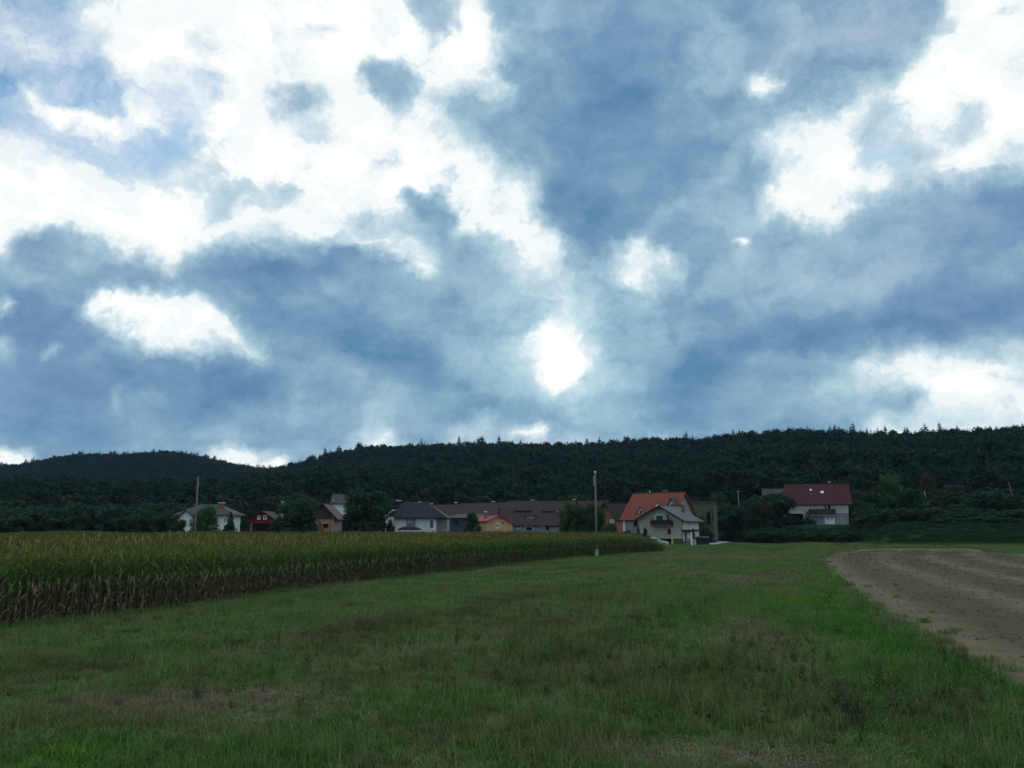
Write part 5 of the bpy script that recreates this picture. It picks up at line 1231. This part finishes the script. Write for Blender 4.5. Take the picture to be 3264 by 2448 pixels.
tree('tree', 'dark shrub at the right edge of the picture on the bank top', 3240, 1625, 90, 184, 'bush', 10, 'broaddark')
tree('bush', 'small lone dark bush at the near corner of the ploughed field', 2724, 1737, 18, 131, 'bush', 11, 'broaddark', cat='bush')
tree('bush', 'yellow-tipped bush in the hedge below the terrace house', 2535, 1696, 50, 174, 'bush', 12, 'olive', cat='bush')

# hedge and thicket along the terrace edge: one mass that nobody could count
pts = []; rt = []; sc2 = []; ix = []
def band(px0, px1, n, D0, D1, h0, h1, w0, w1, kinds):
    for _ in range(n):
        px_ = random.uniform(px0, px1); D = random.uniform(D0, D1); x = (px_ - CX) / KH * D; zz = z1(x, D)
        hh_ = random.uniform(h0, h1); pts.append((x, D, zz - .2)); rt.append((0, 0, random.uniform(0, 6.28))); w_ = random.uniform(w0, w1); sc2.append((w_, w_, hh_)); ix.append(random.choice(kinds))
BS = [crown_mesh(300, 'thicket_bush', 900, 8, z0=0, rx=.5, leaf=.055, leafm=M['hedge'], trunk=False), crown_mesh(301, 'thicket_bush', 900, 8, z0=0, rx=.5, leaf=.055, leafm=M['broad'], trunk=False),
      crown_mesh(302, 'thicket_bush', 900, 8, z0=0, rx=.5, leaf=.055, leafm=M['broaddark'], trunk=False), crown_mesh(303, 'thicket_bush', 900, 8, z0=0, rx=.5, leaf=.055, leafm=M['russet'], trunk=False)]
for a0 in range(2210, 2720, 10):
    db = float(np.interp(a0, [2210, 2335, 2400, 2500, 2700, 2850], [209, 207, 184, 176, 166, 141]))
    band(a0, a0 + 10, 6, db - 1, db + 10, 1.8, 3.0, 2.0, 3.4, [0, 0, 1, 2]); band(a0, a0 + 10, 3, db + 9, db + (22 if a0 < 2500 else 15), *((1.0, 1.8) if a0 < 2500 else (.5, .9)), 2.2, 3.2, [0, 2, 2])
    if a0 > 2600: continue
band(2172, 2262, 26, 180, 183.5, 1.8, 4.2, 1.8, 3.0, [0, 1, 2]); band(2222, 2330, 40, 212, 220, 2.2, 3.6, 2.5, 3.6, [0, 2])
band(2720, 3330, 110, 168, 192, 1.8, 3.6, 3, 5, [0, 1, 2, 2]); band(2960, 3330, 50, 162, 176, .8, 1.8, 2.5, 4, [0, 1, 2])
scatter('hedge', pts, rt, sc2, ix, BS, 'dark overgrown hedge along the foot of the terrace')
pts, rt, sc2, ix = [], [], [], []
band(-60, 560, 130, 190, 228, 4.5, 9.5, 5, 8.5, [0, 1, 2, 2]); band(560, 1420, 60, 205, 240, 4, 7, 5, 8, [0, 1, 2]); band(1900, 2240, 40, 196, 235, 4, 7.5, 5, 8, [0, 1, 2]); band(2240, 3330, 90, 200, 226, 4, 9, 5, 8, [0, 1, 2])
scatter('thicket', pts, rt, sc2, ix, BS, 'dark scrub and low trees at the foot of the wooded hills')

# ================================================================== corn
M['cornleaf'] = leaf_mat('corn_leaf', (.064, .136, .040), (.106, .190, .044), None, .35, .45)
N = NT(M['cornleaf'].node_tree)
for nd in list(N.n):
    if nd.type == 'BSDF_PRINCIPLED':
        src = nd.inputs['Base Color'].links[0].from_socket
        z_ = N.sep(N.new('ShaderNodeNewGeometry').outputs['Position'])[2]
        cc_ = N.mix(N.rng(z_, 1.55, 2.35), src, (.215, .230, .046)); N.put(nd.inputs['Base Color'], cc_)
        for q_ in N.n:
            if q_.type == 'BSDF_TRANSLUCENT': N.put(q_.inputs[0], cc_)
M['corndry'] = leaf_mat('dry_corn_leaf', (.12, .095, .058), (.27, .215, .14), (.08, .065, .04), .2, .8)
N = NT(M['corndry'].node_tree)
for nd in N.n:
    if nd.type == 'TEX_NOISE': nd.inputs['Scale'].default_value = 7
M['cornstalk'] = mat('corn_stalk', (.14, .125, .065), .8, .2, .3, 4)
M['tassel'] = mat('corn_tassel', (.12, .10, .045), .9, .1, .3, 4)
M['husk'] = mat('corn_husk', (.26, .25, .13), .8, .2, .2, 6)
def leaf_pts(L, w, rise, droop, seg=5, tw=0.0, hang=False):
    f = MB(); prev = None
    for i in range(seg + 1):
        t = i / seg
        if hang: x = L * (.34 * math.sin(t * 2.2)) + .03 * math.sin(t * 9 + w * 400); z = .05 * math.sin(t * 3) - L * t * (.85 - .5 * t)
        else: x = L * (.95 * t - .28 * t * t); z = rise * L * t * 1.7 - droop * L * t * t
        ww = w * (math.sin(math.pi * min(1, .22 + t * .80)) ** .8) * (1 if t < 1 else .1) + .002; a = tw * t
        l = (x, -ww * math.cos(a), z + ww * .45 + ww * math.sin(a)); r_m = (x, 0, z); r_ = (x, ww * math.cos(a), z + ww * .45 - ww * math.sin(a))
        if prev:
            f.face([prev[0], prev[1], r_m, l]); f.face([prev[1], prev[2], r_, r_m])
        prev = (l, r_m, r_)
    return f
GL = [leaf_pts(.85, .045, .62, .85).mesh('leaf', M['cornleaf']), leaf_pts(.78, .050, .75, .95, tw=.9).mesh('leaf', M['cornleaf']), leaf_pts(.70, .042, .85, .7, tw=-.6).mesh('leaf', M['cornleaf']), leaf_pts(.8, .048, .5, 1.15, tw=.4).mesh('leaf', M['cornleaf'])]
DL = [leaf_pts(.70, .040, 0, 0, hang=True, tw=1.5).mesh('leaf', M['corndry']), leaf_pts(.60, .035, .3, 1.5, tw=2).mesh('leaf', M['corndry']), leaf_pts(.8, .035, 0, 0, hang=True, tw=-2.4).mesh('leaf', M['corndry'])]
def tassel_mb():
    f = MB(); f.tube((0, 0, 0), (0, 0, .34), .010, .004, 4)
    for k in range(5):
        a = k * 1.3; ca, sa = math.cos(a), math.sin(a); f.face([(0, 0, .05 + k * .012), (ca * .10 - sa * .007, sa * .10 + ca * .007, .20 + k * .01), (ca * .16, sa * .16, .26 + k * .01)]); f.face([(0, 0, .05 + k * .012), (ca * .16, sa * .16, .26 + k * .01), (ca * .10 + sa * .007, sa * .10 - ca * .007, .20 + k * .01)])
    return f
TS = tassel_mb().mesh('tassel', M['tassel'])
f = MB(); f.tube((0, 0, 0), (0, 0, 1.05), .016, .013, 6); f.tube((0, 0, 1.05), (0, 0, 2.12), .013, .006, 6); SK = f.mesh('stalk', M['cornstalk'])
f = MB(); f.tube((0, 0, 0), (.05, 0, .12), .022, .030, 6); f.tube((.05, 0, .12), (.10, 0, .26), .030, .008, 6); EAR = f.mesh('ear', M['husk'])
def plant_spec(seed, dryk=4.0):
    r = random.Random(seed); P = []
    base = r.random() * 3.14
    for i in range(12):
        z = .22 + i * .165 + r.uniform(-.03, .03); a = base + (i % 2) * math.pi + r.uniform(-.5, .5)
        dry_ = i < dryk + r.uniform(-3.4, 2.6)
        if dry_ and r.random() < .12: continue
        me = r.choice(DL) if dry_ else r.choice(GL); s_ = r.uniform(.8, 1.15) * (1 if i < 9 else .8 - .06 * (i - 9))
        P.append((me, Matrix.Translation((0, 0, z)) @ Matrix.Rotation(a, 4, 'Z') @ Matrix.Rotation(r.uniform(-.15, .15) - (.25 if i > 8 else 0), 4, 'Y') @ Matrix.Diagonal((s_, s_, s_, 1)), 'leaf'))
    P.append((EAR, Matrix.Translation((0, 0, 1.0 + r.uniform(-.1, .1))) @ Matrix.Rotation(r.random() * 6.28, 4, 'Z'), 'ear'))
    P.append((TS, Matrix.Translation((0, 0, 2.1)) @ Matrix.Rotation(r.random() * 6, 4, 'Z'), 'tassel'))
    P.append((SK, Matrix.Identity(4), 'stalk'))
    return P
def join_spec(P, name='corn_plant'):
    V = []; Fc = []; mi = []; mats = [M['cornleaf'], M['corndry'], M['cornstalk'], M['tassel'], M['husk']]
    for me, mx, _ in P:
        b0 = len(V); V += [(mx @ v.co)[:] for v in me.vertices]; k = mats.index(me.materials[0])
        for p in me.polygons: Fc.append([b0 + i for i in p.vertices]); mi.append(k)
    q_ = bpy.data.meshes.new(name); q_.from_pydata(V, [], Fc)
    for m_ in mats: q_.materials.append(m_)
    q_.polygons.foreach_set('material_index', mi); return q_
SPEC = [plant_spec(500 + i, 5.0) for i in range(8)]; JOIN = [join_spec(p) for p in SPEC]; FAR = [join_spec(plant_spec(560 + i, 2.4)) for i in range(4)]; TOPS = [join_spec([e for e in plant_spec(520 + i, -2) if e[1].translation.z > 1.0 or e[2] in ('stalk',)]) for i in range(4)]
EDG = CORN_EDGE[1:]
def along(off, step, jit):
    out = []; acc = 0
    for (ax, ay), (bx, by) in zip(EDG[:-1], EDG[1:]):
        dx_, dy_ = bx - ax, by - ay; L = math.hypot(dx_, dy_); nx_, ny_ = -dy_ / L, dx_ / L
        while acc < L:
            t_ = acc / L; out.append((ax + dx_ * t_ + nx_ * off + random.uniform(-jit, jit), ay + dy_ * t_ + ny_ * off + random.uniform(-jit, jit))); acc += step * random.uniform(.7, 1.3)
        acc -= L
    return out
END = Vector(CORN_EDGE[-1])
def hfac(x, y):
    # the rows get shorter towards the end of the field by the house
    e = math.hypot(x - END.x, (y - END.y)) ; k = min(1, max(0, (x - (END.x - 5.2)) / 5.2)) if y > 80 else 0
    return (1 - .62 * k ** 1.6) * (1 + .05 * math.sin(x * .31 + y * .17) + .03 * math.sin(y * .9))
front = along(.12, .17, .05)
front = [p for p in front if p[1] > 22]
vis = [p for p in front if -10 < colpx(p[0], p[1]) < 2130 and p[1] > 25]
vis.sort(key=lambda p: p[1]); ind = vis[:300]; rest = [p for p in front if p not in set(ind)]
labels = 'tall corn plant with dry lower leaves in the front row facing the meadow'
for i, (x, y) in enumerate(ind):
    k = i % 8; hs = hfac(x, y) * random.uniform(.92, 1.06)
    if i < 120:
        t = thing('corn_plant', labels, 'corn plant', (x, y, 0), random.uniform(0, 6.28), 'corn plants along the front edge of the field'); t.scale = (1.0, 1.0, hs)
        t.rotation_euler[0] = random.uniform(-.07, .07); t.rotation_euler[1] = random.uniform(-.07, .07)
        for me_, mx, n_ in SPEC[k]:
            o = bpy.data.objects.new(n_, me_); COL.objects.link(o); o.parent = t; o.matrix_local = mx
    else:
        t = thing('corn_plant', labels, 'corn plant', (x, y, 0), random.uniform(0, 6.28), 'corn plants along the front edge of the field', (JOIN[k] if random.random() > (y - 45) / 40 else FAR[k % 4])); t.scale = (1, 1, hs)
        t.rotation_euler[0] = random.uniform(-.07, .07)
cpts = list(rest)
for k in range(1, 9): cpts += along(.12 + .68 * k, .19 if k < 4 else .24, .07)
cpts = [p for p in cpts if p[1] < 118]
ns = len(cpts); kk = [random.randrange(8) if random.random() > (p[1] - 45) / 40 else 12 + random.randrange(4) for p in cpts]
Nf = 70000; xs = rng.uniform(-125, 20, Nf); ys = rng.uniform(3, 142, Nf)
CE = np.array(EDG)
def dedge(x, y):
    d = np.full(x.shape, 1e9)
    for (ax, ay), (bx, by) in zip(CE[:-1], CE[1:]):
        t_ = np.clip(((x - ax) * (bx - ax) + (y - ay) * (by - ay)) / ((bx - ax) ** 2 + (by - ay) ** 2), 0, 1); d = np.minimum(d, np.hypot(x - ax - t_ * (bx - ax), y - ay - t_ * (by - ay)))
    return d
ok = inside(CORN, xs, ys) & (dedge(xs, ys) > 5.6); cx2 = colpx(xs, ys); ok &= (cx2 > -900) & (rng.random(Nf) < np.where(ys < 70, 1, .8))
xs, ys = xs[ok], ys[ok]; print('corn', ns, len(xs))
cpts += list(zip(xs.tolist(), ys.tolist())); kk += [8 + random.randrange(4) for _ in xs]
P3 = [(x, y, 0) for x, y in cpts]; sc3 = [(lambda w_, h_: (w_, w_, h_))(random.uniform(.9, 1.15) * (1.3 if 8 <= k < 12 else 1), hfac(x, y) * random.uniform(.9, 1.08)) for (x, y), k in zip(cpts, kk)]
scatter('cornfield', P3, [(random.uniform(-.08, .08), random.uniform(-.08, .08), random.uniform(0, 6.28)) for _ in P3], sc3, kk, JOIN + TOPS + FAR, 'dense field of ripening corn behind its front row')

# ================================================================== meadow grass, weeds, straw
gb = bpy.data.materials.new('meadow_grass'); gb.use_nodes = True; N = NT(gb.node_tree); N.n.clear()
out = N.new('ShaderNodeOutputMaterial'); b = N.new('ShaderNodeBsdfPrincipled'); b.inputs['Roughness'].default_value = .6; b.inputs['Specular IOR Level'].default_value = .12
c, g = meadow_colour(N, 1.0, ((.100, .158, .050), (.155, .226, .068)))
oi = N.new('ShaderNodeObjectInfo').outputs['Random']
c = N.mix(N.math('MULTIPLY', oi, .25), c, (.062, .080, .030)); pz2 = N.sep(N.new('ShaderNodeNewGeometry').outputs['Position'])[2]; c = N.mix(N.rng(pz2, .3, .8), c, (.020, .046, .018)); c = N.vec('SCALE', c, N.rng(oi, 0, 1, .72, 1.35)); c = N.vec('SCALE', c, N.rng(N.noise(N.new('ShaderNodeNewGeometry').outputs['Position'], 30., 2), .3, .7, .6, 1.55))
N.put(b.inputs['Base Color'], c); tr = N.new('ShaderNodeBsdfTranslucent'); N.put(tr.inputs[0], c); mx = N.new('ShaderNodeMixShader'); mx.inputs[0].default_value = .3
N.l.new(b.outputs[0], mx.inputs[1]); N.l.new(tr.outputs[0], mx.inputs[2]); N.l.new(mx.outputs[0], out.inputs[0]); M['grass'] = gb
def tuft(seed, n, rad_, h0, h1, w, lean, m):
    r = random.Random(seed); f = MB()
    for _ in range(n):
        a = r.random() * 6.28; d = rad_ * math.sqrt(r.random()); x, y = d * math.cos(a), d * math.sin(a); h_ = r.uniform(h0, h1); a2 = r.random() * 6.28; l = h_ * r.uniform(.1, lean)
        ca, sa = math.cos(a2), math.sin(a2); px_, py_ = -sa * w / 2, ca * w / 2
        f.face([(x - px_, y - py_, 0), (x + px_, y + py_, 0), (x + px_ * .8 + ca * l * .35, y + py_ * .8 + sa * l * .35, h_ * .6), (x - px_ * .8 + ca * l * .35, y - py_ * .8 + sa * l * .35, h_ * .6)])
        f.face([(x - px_ * .8 + ca * l * .35, y - py_ * .8 + sa * l * .35, h_ * .6), (x + px_ * .8 + ca * l * .35, y + py_ * .8 + sa * l * .35, h_ * .6), (x + ca * l, y + sa * l, h_)])
    return f.mesh('tuft', m)
TF = [tuft(600, 70, .20, .05, .16, .010, 1.0, gb), tuft(601, 70, .22, .04, .12, .011, 1.4, gb), tuft(602, 60, .14, .09, .24, .010, .8, gb), tuft(603, 90, .30, .04, .11, .010, 1.6, gb),
      tuft(604, 90, .40, .06, .17, .022, 1.2, gb), tuft(605, 90, .42, .05, .14, .024, 1.4, gb), tuft(606, 16, .25, .22, .42, .007, .7, gb), tuft(607, 10, .2, .18, .36, .014, 1.1, gb)]
GPm = []; ki = []; gs = []
def sow(D0, D1, dens, kinds, s0, s1):
    wid = (3364 + 300) / KH; n_ = int(.5 * wid * (D1 * D1 - D0 * D0) * dens)
    D = np.sqrt(rng.uniform(D0 * D0, D1 * D1, n_)); a = rng.uniform((-150 - CX) / KH, (3414 - CX) / KH, n_); x = a * D
    ok = ~inside(PLOUGH, x, D) & ~inside(CORN, x, D) & ~inside(DRIVE, x, D) & ((D < 150) | (x > 55))
    x, D = x[ok], D[ok]
    # uneven growth: clumpy height
    hn = 1 + .35 * np.sin(x * .9 + 2 * np.sin(D * .37)) * np.sin(D * .8 + 1.7 * np.sin(x * .41))
    s_ = rng.uniform(s0, s1, len(x)); hz_ = zt(x, D); ed_ = np.clip(dedge(x, D) / 2.5, .35, 1)
    for i in range(len(x)):
        GPm.append((x[i], D[i], float(hz_[i]))); ki.append(kinds[int(rng.integers(len(kinds)))]); gs.append((s_[i], s_[i], s_[i] * hn[i] * ed_[i]))
sow(7, 22, 28, [0, 0, 1, 1, 2, 3, 0, 3, 6, 7], .8, 1.25); sow(22, 45, 12, [0, 1, 2, 3, 4, 5, 4, 6, 7], .95, 1.4); sow(45, 150, 2.4, [4, 5], 1.2, 2.0); sow(130, 186, 1.0, [4, 5], 2.0, 3.0)
print('grass', len(GPm))
scatter('meadow_grass', GPm, [(0, 0, random.uniform(0, 6.28)) for _ in GPm], gs, ki, TF, 'mown meadow grass with dry patches')
# taller grass fringe along the field edges
fr = []
for pts_, off_ in ((EDG, -.15),):
    for (ax, ay), (bx, by) in zip(pts_[:-1], pts_[1:]):
        L = math.hypot(bx - ax, by - ay); nx_, ny_ = -(by - ay) / L, (bx - ax) / L
        for k in range(int(L * 7)): t_ = random.random(); o_ = off_ - abs(random.gauss(0, .35)) + random.choice((0, .2)); fr.append((ax + (bx - ax) * t_ + nx_ * o_, ay + (by - ay) * t_ + ny_ * o_, 0))
for (ax, ay), (bx, by) in zip(PLOUGH[:16], PLOUGH[1:17]):
    L = math.hypot(bx - ax, by - ay); nx_, ny_ = -(by - ay) / L, (bx - ax) / L; sg = 1
    for k in range(int(L * 6)):
        t_ = random.random(); o_ = -abs(random.gauss(0, .4)) - .1; q1 = (ax + (bx - ax) * t_ + nx_ * o_, ay + (by - ay) * t_ + ny_ * o_)
        if inside(PLOUGH, [q1[0]], [q1[1]])[0]: q1 = (ax + (bx - ax) * t_ - nx_ * o_, ay + (by - ay) * t_ - ny_ * o_)
        fr.append((q1[0], q1[1], 0))
for _ in range(2600):
    y = 9 + 112 * random.random() ** .7; x = (random.uniform(2500, 3400) - CX) / KH * y
    if inside(PLOUGH, [x], [y])[0]:
        de = float(dist_edge(np.array([x]), np.array([y]))[0])
        if random.random() < math.exp(-de / .6) + .008: fr.append((x, y, .01))
scatter('edge_grass', fr, [(0, 0, random.uniform(0, 6.28)) for _ in fr], [(lambda s_: (s_, s_, s_ * random.uniform(.45, .85)))(random.uniform(1, 1.5)) for _ in fr], [2] * len(fr), TF, 'longer grass fringing the corn and the ploughed soil')
# weeds: docks and thistles
M['weed'] = leaf_mat('weed_leaf', (.055, .115, .038), (.095, .150, .048), (.10, .095, .05), .25, .7)
def weed(seed):
    r = random.Random(seed); f = MB()
    for s_ in range(r.randint(2, 4)):
        a = r.random() * 6.28; l = r.uniform(.03, .12); x, y = l * math.cos(a), l * math.sin(a); h_ = r.uniform(.28, .55); f.tube((x * .3, y * .3, 0), (x, y, h_), .006, .003, 4)
        for k in range(9):
            t_ = .15 + .85 * k / 9; b2 = r.random() * 6.28; ll = r.uniform(.05, .12) * (1.3 - t_); w_ = ll * .28; p = Vector((x * t_, y * t_, h_ * t_)); d = Vector((math.cos(b2), math.sin(b2), r.uniform(.2, .9))).normalized(); q_ = d.orthogonal().normalized()
            f.face([p, p + d * ll * .5 + q_ * w_, p + d * ll, p + d * ll * .5 - q_ * w_])
    return f.mesh('weed', M['weed'])
WD = [weed(700 + i) for i in range(5)]
wp_ = []
for cx3, cy3, rx3, ry3, n_ in ((1880, 1530, 260, 90, 300), (1560, 1450, 260, 110, 300), (2080, 1440, 110, 70, 160), (1250, 1430, 260, 90, 240), (700, 1440, 500, 110, 160), (1400, 1310, 250, 50, 200)):
    for _ in range(int(n_ * .6)):
        x, y = g2(cx3 + random.gauss(0, .6) * rx3, min(1700, cy3 + random.gauss(0, .5) * ry3))
        if not inside(PLOUGH, [x], [y])[0] and not inside(CORN, [x], [y])[0] and y > 6: wp_.append((x, y, 0))
scatter('weeds', wp_, [(0, 0, random.uniform(0, 6.28)) for _ in wp_], [(lambda s_: (s_, s_, s_))(random.uniform(.5, 1.1)) for _ in wp_], [random.randrange(5) for _ in wp_], WD, 'scattered docks and thistles in the meadow')
# dead straw on the meadow's dry patches and on the tilled soil; clods
M['straw'] = mat('dead_straw', (.24, .20, .13), .9, .1, .3, 5); M['clod'] = mat('soil_clod', (.105, .085, .058), .95, .1, .3, 6); M['stone_'] = mat('field_stone', (.42, .41, .38), .9, .1, .15, 6)
def straw(seed, n=7, rad_=.16):
    r = random.Random(seed); f = MB()
    for _ in range(n):
        a = r.random() * 6.28; x, y = r.uniform(-rad_, rad_), r.uniform(-rad_, rad_); l = r.uniform(.06, .2); z_ = r.uniform(.005, .04); dz_ = r.uniform(-.01, .06); w_ = .0035
        ca, sa = math.cos(a), math.sin(a); f.face([(x - sa * w_, y + ca * w_, z_), (x + sa * w_, y - ca * w_, z_), (x + ca * l + sa * w_, y + sa * l - ca * w_, z_ + dz_), (x + ca * l - sa * w_, y + sa * l + ca * w_, z_ + dz_)])
    return f.mesh('straw', M['straw'])
def clod(seed, m):
    r = random.Random(seed); b2 = bmesh.new(); bmesh.ops.create_icosphere(b2, subdivisions=1, radius=.05)
    for v in b2.verts: v.co = v.co * r.uniform(.7, 1.3); v.co.z = max(v.co.z * .7, -.015)
    q_ = bpy.data.meshes.new('clod'); b2.to_mesh(q_); b2.free(); q_.materials.append(m); return q_
def chaff(seed):
    r = random.Random(seed); f = MB()
    for _ in range(30):
        x, y = r.gauss(0, .4), r.gauss(0, .4); s_ = r.uniform(.008, .028); a = r.random() * 3.14; z_ = r.uniform(.004, .02); ca, sa = math.cos(a) * s_ * 1.6, math.sin(a) * s_ * 1.6
        f.face([(x - ca, y - sa, z_), (x + sa * .4, y - ca * .4, z_ + s_ * .4), (x + ca, y + sa, z_ + s_ * .3), (x - sa * .4, y + ca * .4, z_ + s_ * .7)])
    return f.mesh('chaff', M['straw'])
LT = [straw(800), straw(801), straw(802, 8, .25), clod(810, M['clod']), clod(811, M['clod']), clod(812, M['stone_']), chaff(820), chaff(821)]
lp, li = [], []
n_ = 14000; D = np.sqrt(rng.uniform(9 ** 2, 118 ** 2, n_)); a = rng.uniform((2500 - CX) / KH, (3420 - CX) / KH, n_); x = a * D; ok = inside(PLOUGH, x, D); x, D = x[ok], D[ok]; dd = dist_edge(x, D)
wv = (.5 + .5 * np.sin(dd * 1.55 + .8 * np.sin(x * .4))) ** 1.5
for i in range(len(x)):
    if rng.random() < .25 + .75 * wv[i]: lp.append((x[i], D[i], .015)); li.append(int(rng.choice([0, 1, 2, 3, 4, 5, 6, 7], p=[.30, .28, .24, .05, .045, .005, .04, .04])))
def straw_patch(cx3, cy3, rx3, ry3, n_):
    for _ in range(int(n_ * .5)):
        x, y = g2(cx3 + random.gauss(0, .75) * rx3, cy3 + random.gauss(0, .8) * ry3)
        if y > 6 and not inside(PLOUGH, [x], [y])[0]: lp.append((x, y, .03)); li.append(random.randrange(3))
for q_ in ((330,1535,260,18,420),(620,1508,170,18,420),(700,1545,150,14,160),(520,1578,140,16,260),(930,1412,160,26,420),(1090,1376,100,16,200),(1150,1470,200,18,260),(1640,1390,36,36,200),(1640,1360,40,14,60),(1430,1640,200,16,420),(1320,1440,100,14,160),(1290,1395,60,12,90),(560,1600,150,8,120),(1700,1640,200,18,160),(1560,1400,40,14,80),(1820,1500,260,80,160)): straw_patch(*q_)
scatter('straw_litter', lp, [(0, 0, random.uniform(0, 6.28)) for _ in lp], [(lambda s_: (s_, s_, s_ * .6 if k_ < 3 else s_))(random.uniform(.7, 1.4) * (1 + (q_[1] / 60 if q_[2] < .02 and k_ > 5 else 0))) for q_, k_ in zip(lp, li)], li, LT, 'straw and clods on the tilled soil and dry patches')

# ================================================================== the evening air
if HAZE:
    mb = MB(); mb.box(-4700, 4700, -4700, 4700, -40, 125)
    hm = bpy.data.materials.new('haze'); hm.use_nodes = True; N = NT(hm.node_tree); N.n.clear()
    out = N.new('ShaderNodeOutputMaterial'); v = N.new('ShaderNodeVolumePrincipled'); v.inputs['Color'].default_value = (.35, .66, 1, 1); v.inputs['Density'].default_value = HAZE; v.inputs['Anisotropy'].default_value = .2
    N.l.new(v.outputs[0], out.inputs['Volume'])
    o = obj('haze', mb.mesh('haze', hm), kind='stuff')
